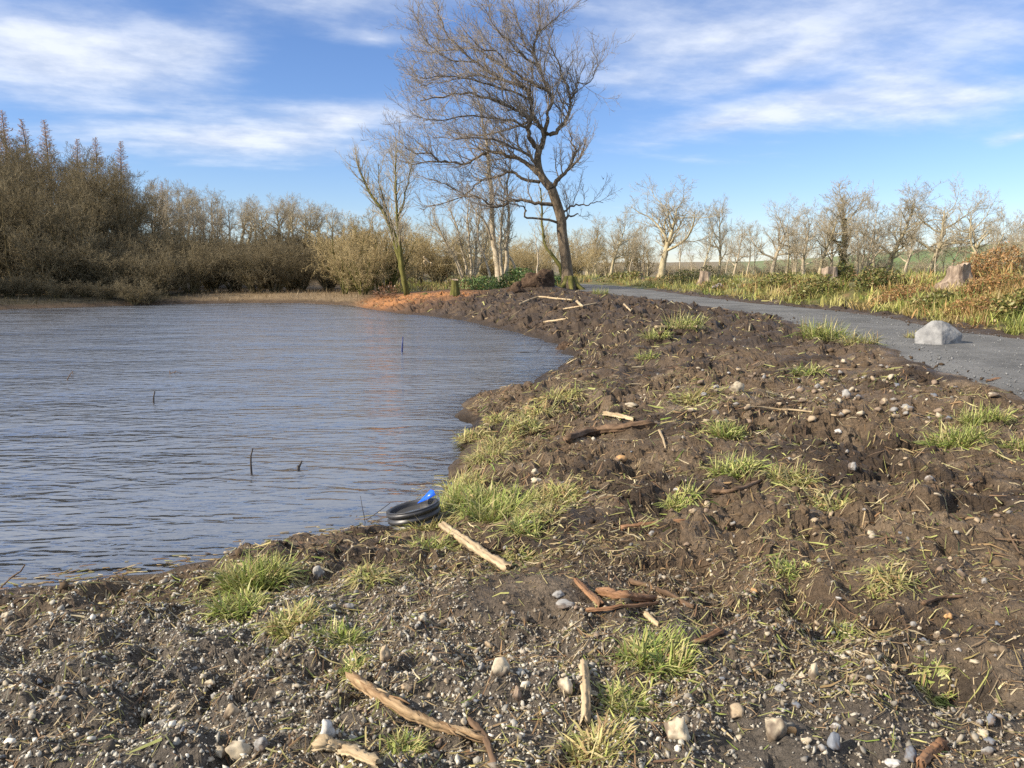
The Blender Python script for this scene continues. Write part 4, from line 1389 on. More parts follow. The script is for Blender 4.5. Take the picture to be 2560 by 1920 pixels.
TAN, CREAM, GREY, SLATE, WHITE, ORANGE, BROWN = (0.40, 0.31, 0.20), (0.48, 0.41, 0.29), (0.29, 0.28, 0.26), (0.16, 0.175, 0.20), (0.50, 0.48, 0.44), (0.50, 0.29, 0.12), (0.26, 0.19, 0.13)
NAMED = [  # u, v, width, height in photo px, colour, label
    (963, 1634, 30, 62, TAN, 'pointed tan stone standing upright above the split log'),
    (1247, 1666, 58, 46, CREAM, 'rounded cream stone leaning on a small grey one, left of the upright stick'),
    (1202, 1670, 22, 34, GREY, 'small grey slab pressed against the rounded cream stone'),
    (1415, 1711, 44, 56, CREAM, 'curved cream stone half buried just left of the upright bleached stick'),
    (1293, 1729, 34, 38, BROWN, 'brown muddy stone between split log and curved cream stone'),
    (1058, 1548, 28, 22, CREAM, 'small cream pebble alone on dark grit below the bleached pole'),
    (1003, 1586, 22, 20, CREAM, 'angular cream pebble above the pointed upright stone'),
    (1415, 1512, 52, 20, GREY, 'flat oval grey stone left of the rust-brown splinters'),
    (1397, 1487, 30, 22, GREY, 'grey stone just behind the flat oval one'),
    (1017, 1727, 32, 24, TAN, 'tan pebble right of the thick end of the split log'),
    (822, 1819, 44, 58, WHITE, 'whitish egg-shaped stone left of the split log'),
    (1223, 1611, 22, 28, TAN, 'small tan pebble behind the rounded cream stone'),
    (875, 1521, 26, 22, GREY, 'grey pebble right of the large grass tuft by the shore'),
    (597, 1873, 64, 50, CREAM, 'broad pale angular stone at the bottom edge among grey gravel'),
    (579, 1774, 46, 42, TAN, 'tan angular stone half sunk in grey gravel above the broad pale one'),
    (796, 1432, 30, 32, GREY, 'round grey stone just right of the large grass tuft'),
    (434, 1770, 34, 22, CREAM, 'flat cream stone in the gravel patch'),
    (527, 1709, 28, 20, CREAM, 'cream pebble uphill from the tan angular stone'),
    (362, 1783, 22, 26, CREAM, 'upright cream chip at the middle of the gravel patch'),
    (551, 1882, 40, 36, CREAM, 'cream stone touching the broad pale angular one'),
    (651, 1858, 50, 40, GREY, 'greenish grey stone at the bottom edge left of the egg-shaped one'),
    (18, 1537, 28, 22, CREAM, 'pale cobble at the edge of the muddy shore strip'),
    (1691, 1824, 62, 78, CREAM, 'big mud-caked cream cobble standing at the lower middle'),
    (1935, 1810, 74, 84, CREAM, 'largest mud-caked cream cobble right of the other big one'),
    (1842, 1781, 46, 36, TAN, 'yellowish stone between the two big mud-caked cobbles'),
    (1976, 1824, 26, 28, ORANGE, 'small pinkish pebble against the largest mud-caked cobble'),
    (2014, 1851, 30, 24, CREAM, 'cream ring-shaped pebble left of the blue slate'),
    (2086, 1851, 40, 58, SLATE, 'pointed blue-grey slate lying in the near soil'),
    (2089, 1815, 28, 20, WHITE, 'white quartz chip just above the blue-grey slate'),
    (2035, 1679, 30, 46, CREAM, 'bent cream stone beside a thin straw stalk'),
    (2005, 1690, 20, 32, CREAM, 'narrow cream pebble left of the bent cream stone'),
    (2134, 1693, 36, 22, TAN, 'low tan pebble right of the bent cream stone'),
    (2233, 1665, 26, 18, TAN, 'oval tan pebble on bare brown soil above the near hollow'),
    (1885, 1476, 28, 18, ORANGE, 'orange pebble beyond the thin dark stick'),
    (2342, 1584, 24, 22, CREAM, 'pinkish cream pebble in a loose ring of small stones'),
    (2369, 1539, 22, 18, ORANGE, 'orange-tan pebble just above the loose ring of small stones'),
    (2455, 1833, 34, 24, CREAM, 'cream stone inside the near hollow'),
    (2478, 1797, 26, 34, SLATE, 'slate chip upright inside the near hollow'),
    (2274, 1887, 36, 42, SLATE, 'dark shiny grey stone at the bottom edge left of the rust chunk'),
    (2229, 1908, 40, 22, WHITE, 'white crumpled-looking stone at the bottom edge'),
    (2464, 1878, 34, 30, GREY, 'triangular grey stone below the near hollow'),
    (1949, 1724, 30, 24, GREY, 'grey stone above the largest mud-caked cobble'),
    (1843, 967, 38, 32, CREAM, 'pale angular stone upslope from the dark log, largest in the pebbly stretch'),
    (2116, 986, 30, 22, GREY, 'tilted grey stone in the middle of the pebbly stretch'),
    (2268, 1023, 22, 20, CREAM, 'round cream stone beside a dark ridge of soil'),
    (2481, 993, 32, 14, CREAM, 'flat yellowish stone close to the path edge'),
    (2108, 904, 20, 12, CREAM, 'cream stone highest in the pebbly stretch'),
    (2004, 1002, 22, 14, TAN, 'tan stone left of the tilted grey one'),
    (2212, 1008, 24, 18, TAN, 'tan stone left of the round cream one'),
    (2095, 1082, 22, 14, WHITE, 'whitish stone on the smooth dark soil below the pebbly stretch'),
    (2129, 1175, 22, 24, GREY, 'squarish grey stone upright on the middle slope'),
    (2325, 1195, 26, 24, WHITE, 'white-topped stone below the right-hand grass clump'),
    (1769, 1054, 28, 10, TAN, 'long flat tan stone above a green tuft'),
    (1769, 1268, 26, 18, TAN, 'tan cobble right of a small green tuft on the middle slope'),
    (1730, 1277, 20, 18, TAN, 'round tan cobble touching the shadowed tuft on the middle slope'),
    (1577, 1012, 30, 12, CREAM, 'flat pale stone upslope from the dark log'),
    (1553, 1148, 34, 18, ORANGE, 'smooth oval tan stone on bare soil below the dark log'),
    (1337, 1181, 24, 13, CREAM, 'upper of two pale flat stones near the shore grass'),
    (1341, 1199, 28, 15, CREAM, 'lower of two pale flat stones near the shore grass'),
    (2362, 864, 14, 8, WHITE, 'white chip on the path beside the boulder'),
    (2445, 866, 12, 7, WHITE, 'second white chip on the path, right of the boulder'),
    (2533, 860, 9, 6, WHITE, 'lone white chip far right on the path'),
]
PEB = [pebble_mesh(300 + i, ICO3, 0.10, 9) for i in range(14)]


def place_stone(u, v, w, h, colr, i, name='stone'):
    p = hit(u, v + h * 0.35)
    d = p[1]
    ww, hh = w * d / F * 0.5, h * d / F * 0.5
    V_, F_ = PEB[i % len(PEB)]
    rs = np.random.default_rng(900 + i)
    a = rs.uniform(0, 6.28)
    c, s = math.cos(a), math.sin(a)
    V2 = V_ @ np.array([[c, -s, 0], [s, c, 0], [0, 0, 1]]).T
    V2 = V2 * np.array([ww, max(ww, hh) * 0.85, hh * 1.12])
    # mud clings to the sunk half
    nz_ = V_ @ norm(rs.normal(0, 1, 3)) + 0.9 * fbm(V_[:, 0] * 2 + i, V_[:, 1] * 2 + V_[:, 2], 3, 0.8)
    mud = sstep(0.35, -0.25, V2[:, 2] / hh * 0.8 + 0.75 * nz_)[:, None] * 0.85
    cc = np.array(colr)[None] * (1 + 0.10 * nz_[:, None])
    cc = cc * (1 - mud) + np.array((0.12, 0.085, 0.06)) * mud
    o = obj(name, mesh_np('stone', V2, F_, cc * 0.9), M['stone'], loc=(p[0], p[1], p[2] + hh * 0.42))
    return o


for i, (u, v, w, h, cl, lab) in enumerate(NAMED):
    tag(place_stone(u, v, w, h, cl, i), lab, 'stone')

# pebbles one could count but hardly tell apart
PEBM = []
for i in range(10):
    V_, F_ = pebble_mesh(700 + i, ICO2, 0.12, 8)
    cc = np.array([CREAM, GREY, TAN, WHITE, TAN, SLATE, BROWN, GREY, CREAM, BROWN][i]) * 0.85
    mud = sstep(0.35, -0.3, V_[:, 2:] + 0.8 * fbm(V_[:, :1] * 2 + i, V_[:, 1:2] * 2, 3, 0.8))
    c2 = cc[None] * (1 - mud) + np.array((0.11, 0.08, 0.055)) * mud
    me = mesh_np('pebble', V_ * np.array([1, 0.8, 0.62]), F_, c2)
    me.materials.append(M['stone'])
    PEBM.append(me)
rng = np.random.default_rng(61)


def pebble_field(n, urange, vrange, smin, smax, label, group):
    made = 0
    while made < n:
        u, v = rng.uniform(*urange), rng.uniform(*vrange)
        p = hit(u, v)
        z, pr_ = H(np.array([p[0]]), np.array([p[1]]), parts=True)
        if pr_['dug'][0] < 0.6 or pr_['sd'][0] < 0.15:
            continue
        s = rng.uniform(smin, smax)
        o = bpy.data.objects.new('pebble', PEBM[rng.integers(0, 10)])
        COL.objects.link(o)
        o.location = (p[0], p[1], p[2] + s * 0.2)
        o.rotation_euler = (rng.normal(0, 0.3), rng.normal(0, 0.3), rng.uniform(0, 6.28))
        o.scale = (s, s, s)
        tag(o, label, 'pebble', group)
        made += 1


pebble_field(70, (0, 1100), (1500, 1900), 0.010, 0.021, 'small pale pebble in the grey gravel patch nearest the water', 'pebbles of the gravel patch')
pebble_field(70, (1100, 2540), (1480, 1900), 0.010, 0.021, 'small pale pebble in the dark soil around the mud-caked cobbles', 'pebbles in the near soil')
pebble_field(50, (1250, 2500), (1130, 1480), 0.014, 0.030, 'small pebble on the middle slope of the bank', 'pebbles on the middle slope')
pebble_field(90, (1640, 2420), (915, 1060), 0.025, 0.060, 'pale pebble of the pebbly stretch between the dark log and the path', 'pebbles of the pebbly stretch')


# ------------------------------------------------------------------ boulder beside the path
def boulder_mesh():
    """hull of hand-placed corners, chipped and roughened"""
    import bmesh
    pts = [(-1.0, -0.15, -0.45), (-0.70, -0.55, -0.45), (-0.22, -0.95, -0.45), (0.30, -0.55, -0.45), (0.92, -0.50, -0.42), (1.0, 0.15, -0.42), (0.7, 0.7, -0.45), (-0.5, 0.7, -0.45),
           (-0.62, -0.10, 0.22), (-0.30, -0.05, 0.70), (0.05, -0.25, 0.74), (0.0, 0.35, 0.66), (0.45, -0.10, 0.62), (0.90, -0.12, 0.36), (0.95, -0.40, 0.22), (0.22, -0.50, 0.42), (0.55, 0.5, 0.45), (-0.18, -0.72, 0.18), (-0.75, 0.35, 0.1)]
    bm = bmesh.new()
    for q_ in pts:
        bm.verts.new(q_)
    bmesh.ops.convex_hull(bm, input=bm.verts)
    bmesh.ops.triangulate(bm, faces=bm.faces[:])
    for _ in range(4):
        bmesh.ops.subdivide_edges(bm, edges=bm.edges[:], cuts=1, use_grid_fill=True)
    bmesh.ops.triangulate(bm, faces=bm.faces[:])
    bm.verts.index_update()
    V_ = np.array([v.co[:] for v in bm.verts])
    F_ = np.array([[v.index for v in f.verts] for f in bm.faces])
    bm.free()
    r1 = fbm(V_[:, 0] * 1.5 + V_[:, 2], V_[:, 1] * 1.5 - V_[:, 2], 3, 0.9)
    r2 = fbm(V_[:, 0] * 2 + V_[:, 2] * 2.3, V_[:, 1] * 2 + V_[:, 2], 4, 0.3)
    return V_ * (1 + 0.02 * r1 + 0.018 * r2)[:, None], F_


p = hit(2352, 866)
V_, F_ = boulder_mesh()
V_ = V_ * np.array([0.44, 0.40, 0.42])
b = obj('boulder', mesh_np('boulder', V_, F_), M['boulder'], loc=(p[0], p[1] + 0.22, PATH_Z + 0.13))
b.rotation_euler = (0, 0.06, 0.1)
tag(b, 'large pale grey angular boulder standing on the edge of the path', 'boulder')


# ------------------------------------------------------------------ wood lying about
def wood(name, label, cat, px_, r0, r1, mat_, seed, lift=0.4, split=False, rag=0.34):
    """a stick or log lying on the soil along the traced line; radii in photo px at its own distance"""
    rs = np.random.default_rng(seed)
    G = np.array([hit(u, v) for u, v in px_])
    n = max(12, len(px_) * 9)
    C = catmull(G, n) if len(G) > 2 else G[0] + (G[1] - G[0]) * np.linspace(0, 1, n)[:, None]
    tt = np.linspace(0, 1, n)
    rad = (r0 + (r1 - r0) * tt) * C[:, 1] / F
    # stays straight: rests on the highest ground under its ends
    zline = np.interp(tt, np.linspace(0, 1, len(G)), G[:, 2])
    C[:, 2] = zline + rad * lift * 2
    C += rs.normal(0, 0.06, C.shape) * rad[:, None]
    e = None
    base = C.mean(0)
    C = C - base
    T = norm(np.gradient(C, axis=0))
    a, b_ = perp_frame(T)
    s = 20
    th = np.arange(s) * 2 * math.pi / s
    prof = 1 + rag * rs.normal(0, 0.55, s)
    if split:                                   # cleft log: flat torn upper face
        prof = prof * np.where(np.sin(th + 0.7) > 0.25, 0.55, 1.0)
    rr3 = rad[:, None] * prof[None] * (1 + 0.09 * rs.normal(0, 1, (n, s)) + 0.22 * fbm(np.linspace(0, 7, n)[:, None] + seed, th[None] * 2.2 + 0 * tt[:, None], 3, 1.3))
    ring = C[:, None] + rr3[..., None] * (np.cos(th)[None, :, None] * a[:, None] + np.sin(th)[None, :, None] * b_[:, None])
    # broken ends
    ring[0] += -T[0] * rs.uniform(0, 1.6, s)[:, None] * rad[0]
    ring[-1] += T[-1] * rs.uniform(0, 3.2, s)[:, None] * rad[-1]
    k_ = np.arange(s)
    q = (np.arange(n - 1)[:, None] * s)[..., None]
    idx = np.stack([np.arange(n - 1)[:, None] * s + k_[None], np.arange(n - 1)[:, None] * s + (k_ + 1) % s, np.arange(1, n)[:, None] * s + (k_ + 1) % s, np.arange(1, n)[:, None] * s + k_[None]], -1).reshape(-1, 4)
    Vv = ring.reshape(-1, 3)
    # local x along the wood so that the grain runs with it
    dirv = C[-1] - C[0]
    yaw = math.atan2(dirv[1], dirv[0])
    c, sn = math.cos(-yaw), math.sin(-yaw)
    Rm = np.array([[c, -sn, 0], [sn, c, 0], [0, 0, 1]])
    Vv = Vv @ Rm.T
    me = mesh_np(name, Vv, [idx, k_[None, ::-1], (k_ + (n - 1) * s)[None]])
    o = obj(name, me, mat_, loc=base)
    o.rotation_euler = (0, 0, yaw)
    tag(o, label, cat)
    return o, Rm, base, C, rad


WOOD = [
    ('split_log', 'thick splintered orange-brown split log lying in the near gravel', [(890, 1722), (985, 1775), (1080, 1822), (1200, 1862)], 21, 15, 'dead_wood', True),
    ('broken_stick', 'bent dark-brown broken stick crossing the end of the split log', [(1176, 1815), (1208, 1850), (1236, 1912)], 9, 8, 'dark_wood', False),
    ('wood_chunk', 'pale yellow torn wood chunk at the bottom edge below the split log', [(806, 1882), (860, 1895), (930, 1916)], 20, 14, 'pale_wood', True),
    ('pole', 'bleached pale pole slanting down from the shore grass', [(1106, 1326), (1160, 1358), (1215, 1398), (1268, 1430)], 10, 11, 'pale_wood', False),
    ('splinter', 'short rust-brown splinter propped at the end of the broken plank', [(1440, 1462), (1468, 1492), (1494, 1516)], 9, 12, 'rust_wood', True),
    ('broken_plank', 'rust-brown broken plank in a small heap on the near slope', [(1500, 1494), (1560, 1500), (1618, 1510)], 15, 12, 'rust_wood', True),
    ('splinter', 'long thin rust-brown splinter lying along the front of the broken plank', [(1470, 1534), (1550, 1524), (1640, 1514)], 7, 6, 'rust_wood', True),
    ('stick', 'grey-brown stick lying right of the broken plank', [(1580, 1464), (1650, 1488), (1726, 1520)], 7, 6, 'dark_wood', False),
    ('upright_stick', 'bleached stick pointing straight away from the viewer in the near soil', [(1459, 1664), (1464, 1730), (1466, 1808)], 11, 12, 'pale_wood', False),
    ('bark_strip', 'reddish bark strip beyond the near grass clump', [(1800, 1586), (1740, 1612), (1668, 1648)], 8, 7, 'rust_wood', True),
    ('fallen_log', 'dark brown log lying across the bank near the shore', [(1424, 1106), (1480, 1094), (1550, 1080), (1618, 1068)], 11, 9, 'dark_wood', False),
    ('stick', 'shorter pale stick just behind the dark brown log', [(1516, 1042), (1550, 1046), (1582, 1052)], 6, 5, 'pale_wood', False),
    ('stick', 'low reddish stick on the middle slope right of the shore grass', [(1560, 1326), (1630, 1318), (1700, 1308)], 6, 5, 'rust_wood', False),
    ('wood_chunk', 'rust-orange wood chunk at the bottom edge towards the right corner', [(2350, 1870), (2325, 1893), (2300, 1916)], 13, 12, 'rust_wood', True),
    ('stick', 'reddish stick on the edge of the path near the right border', [(2470, 957), (2484, 954), (2498, 951)], 4, 4, 'rust_wood', False),
    ('stick', 'thin dark stick under the tufts of the middle slope', [(1786, 1238), (1840, 1226), (1900, 1208)], 5, 4, 'dark_wood', False),
    ('stick', 'dark curved stick on bare soil at the right of the near slope', [(2310, 1512), (2350, 1500), (2398, 1496)], 6, 3, 'dark_wood', False),
    ('reed_stalk', 'long thin straw stalk lying across the pebbly stretch', [(1812, 1026), (1950, 1030), (2088, 1048)], 2.2, 1.8, 'pale_wood', False),
    ('twig', 'forked pale twig on the slope above the shore grass', [(1450, 1254), (1488, 1236), (1520, 1216)], 2.5, 1.5, 'pale_wood', False),
    ('branch', 'pale branch stretched along the dark mud bank below the oak', [(1300, 762), (1345, 745), (1395, 748), (1430, 752)], 2.2, 1.6, 'pale_wood', False),
    ('branch', 'second pale branch lower on the dark mud bank below the oak', [(1410, 775), (1450, 768), (1490, 760)], 2.2, 1.6, 'pale_wood', False),
    ('cut_branch', 'white cut branch end on the mud bank right of the oak', [(1442, 762), (1456, 770)], 3.0, 3.0, 'pale_wood', False),
    ('branch', 'short pale branch on top of the mud near the path', [(1560, 764), (1577, 780)], 2.2, 1.8, 'pale_wood', False),
    ('branch', 'pale branch floating half out of the mud below the oak', [(1360, 808), (1415, 800)], 2.2, 1.6, 'pale_wood', False),
    ('stick', 'dark stick in the gap under the grass island on the far mud', [(1652, 848), (1700, 838)], 5, 4, 'dark_wood', False),
    ('stick', 'pale stick lying on top of the grass island on the far mud', [(1640, 822), (1690, 824), (1740, 828)], 3.4, 2.6, 'pale_wood', False),
    ('twig', 'pale twig standing crooked above the log on the middle slope', [(1648, 1080), (1658, 1100), (1664, 1122)], 3, 2, 'pale_wood', False),
    ('stick', 'thin bleached stick near the largest mud-caked cobble', [(1886, 1684), (1914, 1702)], 3.2, 3.0, 'pale_wood', False),
    ('stick', 'pale cut stick right below the rust-brown heap', [(1614, 1545), (1644, 1565)], 6, 5, 'pale_wood', False),
]
SPLIT = None
for i, (nm, lab, px_, r0, r1, mt, sp) in enumerate(WOOD):
    w = wood(nm, lab, {'split_log': 'log', 'fallen_log': 'log', 'wood_chunk': 'wood', 'broken_plank': 'plank'}.get(nm, 'stick'), px_, r0, r1, M[mt], 400 + i, split=sp)
    if i == 0:
        SPLIT = w
# loose torn splinters along the split log
o, Rm, base_, C, rad = SPLIT
rs = np.random.default_rng(71)
for k in range(9):
    i = rs.integers(1, len(C) - 4)
    p0 = C[i] + np.array([rs.normal(0, 0.012), rs.normal(0, 0.012), rad[i] * rs.uniform(0.4, 1.0)])
    p1 = C[min(i + 4, len(C) - 1)] + np.array([rs.normal(0, 0.02), rs.normal(0, 0.02), rad[i] * rs.uniform(0.5, 1.2)])
    pts = np.stack([p0, (p0 + p1) / 2 + rs.normal(0, 0.004, 3), p1]) @ Rm.T
    obj('splinter', tube_mesh('splinter', [(pts[None], np.array([[0.004, 0.006, 0.002]]), 5)], False), M['pale_wood'] if k % 2 else M['dead_wood'], o)


# ------------------------------------------------------------------ grass
def blades(n, rng, spread, length, width, lean, cols, base=None, flatness=0.0):
    """arching tapered blades; returns V, F, C"""
    a = rng.uniform(0, 6.28, n)
    if base is None:
        rb = spread * np.sqrt(rng.uniform(0, 1, n))
        ab = rng.uniform(0, 6.28, n)
        B = np.stack([rb * np.cos(ab), rb * np.sin(ab), np.zeros(n)], 1)
        a = ab + rng.normal(0, 1.5, n)
    else:
        B = base
    Lb = length * rng.uniform(0.45, 1.15, n)
    ln = np.clip(rng.normal(lean, 0.45, n), 0.05, 1.7)
    segs = 4
    P = [B]
    d_h = np.stack([np.cos(a), np.sin(a), 0 * a], 1)
    cur = B.copy()
    for s in range(1, segs):
        th = ln * (0.45 + 0.75 * s / (segs - 1))
        th = np.minimum(th, 1.75)
        cur = cur + (np.sin(th)[:, None] * d_h + np.cos(th)[:, None] * np.array([0, 0, 1.0])) * (Lb / (segs - 1))[:, None]
        P.append(cur)
    side = np.stack([-np.sin(a), np.cos(a), 0.25 * rng.normal(0, 1, n)], 1)
    W = width * rng.uniform(0.6, 1.3, n)
    prof = [0.8, 1.0, 0.75]
    V_ = []
    for i in range(3):
        V_.append(P[i] - side * (W * prof[i] * 0.5)[:, None])
        V_.append(P[i] + side * (W * prof[i] * 0.5)[:, None])
    V_.append(P[3])
    V_ = np.stack(V_, 1)
    q = np.array([[0, 1, 3, 2], [2, 3, 5, 4]])
    tq = np.array([[4, 5, 6]])
    o_ = (np.arange(n) * 7)[:, None, None]
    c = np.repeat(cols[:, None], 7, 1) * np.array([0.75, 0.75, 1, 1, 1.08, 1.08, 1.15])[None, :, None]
    return V_.reshape(-1, 3), [(q[None] + o_).reshape(-1, 4), (tq[None] + o_).reshape(-1, 3)], c.reshape(-1, 3)


GREEN = [(0.18, 0.24, 0.045), (0.27, 0.32, 0.07), (0.37, 0.38, 0.12), (0.12, 0.17, 0.035), (0.46, 0.42, 0.19), (0.34, 0.26, 0.12)]
STRAWY = [(0.38, 0.32, 0.13), (0.30, 0.32, 0.09), (0.46, 0.40, 0.20), (0.23, 0.26, 0.07), (0.32, 0.21, 0.10)]
TUFTS = [  # u, v, width px, n blades, lean, palette, label
    (640, 1455, 190, 260, 0.75, 0, 'largest spiky green grass tuft beside the near shore'),
    (600, 1520, 150, 150, 1.0, 0, 'lower skirt of flattened grass in front of the largest tuft'),
    (735, 1555, 140, 130, 1.15, 1, 'yellowed flattened grass trailing from the largest tuft'),
    (845, 1605, 130, 130, 1.05, 0, 'green tuft over grey gravel, right end of the trailing grass'),
    (890, 1660, 90, 70, 1.15, 0, 'small flattened green tuft above the split log'),
    (1125, 1270, 150, 170, 0.9, 0, 'dense yellow-green tuft right behind the black pipe'),
    (1230, 1300, 170, 190, 1.0, 0, 'broad green tuft spilling right of the bleached pole'),
    (1060, 1325, 130, 120, 1.15, 1, 'flattened straw grass in front of the black pipe'),
    (1160, 1215, 120, 120, 1.0, 1, 'yellow tuft at the water edge behind the black pipe'),
    (1185, 1255, 150, 150, 0.95, 0, 'tall yellow-green tuft rising just right of the blue strip'),
    (1080, 1375, 120, 90, 1.2, 0, 'green blades hanging below the straw in front of the pipe'),
    (1290, 1265, 130, 110, 1.1, 0, 'green tuft with dark shade behind the broad shore tuft'),
    (1350, 1290, 120, 90, 1.2, 1, 'straw and green mat right of the broad shore tuft'),
    (1215, 1145, 110, 100, 1.15, 1, 'yellow mat of grass on the bank behind the pipe tufts'),
    (1340, 1030, 100, 80, 1.2, 1, 'straw mat between the headland and the dark log'),
    (1310, 1325, 110, 80, 1.15, 0, 'thin green tuft right of the broad shore tuft'),
    (1395, 1245, 130, 90, 1.3, 1, 'flattened straw grass on the slope above the shore tufts'),
    (1240, 1055, 70, 70, 1.1, 1, 'bright yellowish tuft on the little headland'),
    (1310, 1070, 100, 100, 1.0, 1, 'yellow-green tuft in the middle of the headland'),
    (1180, 1090, 90, 90, 1.2, 1, 'flattened pale grass at the headland water line'),
    (1250, 1110, 120, 80, 1.3, 1, 'straw-coloured mat of grass below the headland tufts'),
    (1400, 1000, 110, 70, 1.25, 1, 'thin yellow grass above the headland'),
    (1108, 1088, 22, 22, 0.8, 1, 'tiny yellow sprig standing alone in the water'),
    (1813, 1084, 90, 110, 0.8, 0, 'neat green tuft alone on the slope right of the dark log'),
    (1839, 1175, 130, 120, 1.0, 0, 'yellow-green tuft on the middle slope above the thin dark stick'),
    (1975, 1200, 130, 100, 1.1, 1, 'sprawling yellowish tuft right of the thin dark stick'),
    (1700, 1253, 100, 80, 1.0, 0, 'shadowed green tuft left of the tan cobbles'),
    (2069, 1262, 110, 60, 1.2, 1, 'thin straw tuft in the middle of the near slope'),
    (2394, 1110, 150, 150, 0.95, 0, 'arching yellow-green clump on the right-hand slope'),
    (2462, 1050, 120, 130, 0.6, 0, 'upright green clump behind the arching one on the right'),
    (2540, 1118, 70, 50, 0.9, 0, 'green tuft cut by the right border of the view'),
    (1960, 1425, 70, 60, 0.8, 0, 'little upright green tuft on the near slope'),
    (2225, 1440, 110, 70, 1.15, 1, 'scattered straw-green tuft on the right of the near slope'),
    (2195, 1485, 60, 40, 1.1, 1, 'small pale tuft just below the scattered straw-green one'),
    (1640, 1660, 190, 170, 1.05, 0, 'wide tangled green clump right of the upright stick'),
    (1560, 1760, 130, 90, 1.1, 0, 'straggling green grass below the wide tangled clump'),
    (2110, 1585, 80, 50, 1.1, 0, 'small curled green tuft in the near soil'),
    (1500, 1885, 180, 130, 1.1, 1, 'pale yellow-green tuft at the bottom edge in the middle'),
    (1010, 1872, 110, 80, 1.0, 0, 'green tuft at the bottom edge behind the pale wood chunk'),
    (1640, 850, 80, 70, 0.9, 0, 'left tuft of the grass island on the far mud'),
    (1712, 815, 110, 90, 0.9, 0, 'rear tuft of the grass island on the far mud'),
    (1620, 895, 60, 40, 1.0, 0, 'small green tuft below the grass island'),
    (2060, 842, 130, 150, 0.8, 0, 'long green tuft at the path edge left of the boulder'),
    (2150, 858, 100, 80, 1.0, 1, 'low yellowish grass trailing along the path edge'),
    (2292, 850, 60, 70, 0.8, 1, 'yellow-brown tuft against the boulder'),
    (2017, 936, 90, 60, 1.0, 0, 'dull green tuft in the pebbly stretch'),
    (1726, 1002, 100, 60, 1.15, 1, 'flat yellowish tuft at the lower edge of the pebbly stretch'),
    (1500, 735, 50, 70, 0.7, 0, 'green tuft right beside the oak foot and the path'),
    (2330, 1740, 90, 60, 1.1, 0, 'few green blades over the near hollow'),
    (1290, 1395, 90, 50, 1.25, 1, 'scattered straw blades at the foot of the bleached pole'),
    (930, 1440, 130, 70, 1.3, 1, 'fallen green blades on the mud left of the bleached pole'),
]
for i, (u, v, w, n, lean, pal, lab) in enumerate(TUFTS):
    rg_ = np.random.default_rng(1000 + i)
    p = hit(u, v)
    ws = w * p[1] / F
    length = ws * 0.46
    cols = mixcol(n * 3, rg_, *(GREEN if pal == 0 else STRAWY), jit=0.25)
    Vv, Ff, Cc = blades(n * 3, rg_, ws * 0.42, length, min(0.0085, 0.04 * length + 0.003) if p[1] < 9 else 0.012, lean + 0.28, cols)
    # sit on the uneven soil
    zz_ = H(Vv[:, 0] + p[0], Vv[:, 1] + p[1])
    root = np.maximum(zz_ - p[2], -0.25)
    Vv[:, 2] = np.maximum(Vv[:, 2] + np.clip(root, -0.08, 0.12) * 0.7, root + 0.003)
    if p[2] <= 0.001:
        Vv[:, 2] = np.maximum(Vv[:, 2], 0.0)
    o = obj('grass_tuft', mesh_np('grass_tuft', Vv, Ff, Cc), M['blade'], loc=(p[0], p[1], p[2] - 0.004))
    tag(o, lab, 'grass')

# litter: straw, rushes and torn blades pressed into the soil
rng = np.random.default_rng(81)


def litter(n, d0, d1, L0, L1, W, cols, dens, a0=-37, a1=37):
    x, y = in_view_points(n, d0, d1, rng, a0, a1)
    P, p_ = on_ground(x, y, thr=0.3)
    kk = rng.uniform(0, 1, len(P)) < dens(P, p_)
    P = P[kk]
    n = len(P)
    a = rng.uniform(0, 6.28, n)
    Lg = rng.uniform(L0, L1, n) * rng.uniform(0.4, 1, n)
    d = np.stack([np.cos(a), np.sin(a), 0 * a], 1)
    E0, E1 = P - d * Lg[:, None] / 2, P + d * Lg[:, None] / 2
    for E in (E0, E1):
        E[:, 2] = H(E[:, 0], E[:, 1])
    Mid = (E0 + E1) / 2
    Mid[:, 2] = np.maximum(H(Mid[:, 0], Mid[:, 1]), Mid[:, 2]) + 0.013 * np.minimum(1, d1 / 8)
    lift = rng.uniform(0.001, 0.03, n) * np.minimum(1, Lg / 0.1)
    E1[:, 2] += lift + 0.007
    E0[:, 2] += 0.006
    s = np.stack([-np.sin(a), np.cos(a), rng.normal(0, 0.5, n)], 1) * (W * rng.uniform(0.5, 1.3, n))[:, None]
    V_ = np.stack([E0 - s, E0 + s, Mid + s, Mid - s, E1 + s * 0.4, E1 - s * 0.4], 1).reshape(-1, 3)
    q = np.array([[0, 1, 2, 3], [3, 2, 4, 5]])[None] + (np.arange(n) * 6)[:, None, None]
    C = np.repeat(mixcol(n, rng, *cols, jit=0.3), 6, 0)
    return V_, q.reshape(-1, 4), C


STRAW = [(0.40, 0.31, 0.165), (0.27, 0.185, 0.095), (0.54, 0.46, 0.29), (0.19, 0.12, 0.065), (0.34, 0.33, 0.11), (0.13, 0.085, 0.05), (0.26, 0.15, 0.07)]
shoreband = lambda P, p_: np.clip(0.26 + (0.8 - 0.75 * sstep(0.2, -0.9, P[:, 0]) * sstep(9, 7, P[:, 1])) * sstep(2.0, 0.1, p_['sd']) + 0.5 * fbm(P[:, 0], P[:, 1], 3, 1.0), 0.03, 1)
even = lambda P, p_: np.clip(0.45 + 0.7 * fbm(P[:, 0], P[:, 1], 2, 0.9), 0.05, 1)
TUFT_XY = np.array([hit(t_[0], t_[1])[:2] for t_ in TUFTS])
TUFT_W = np.array([t_[2] for t_ in TUFTS]) * TUFT_XY[:, 1] / F


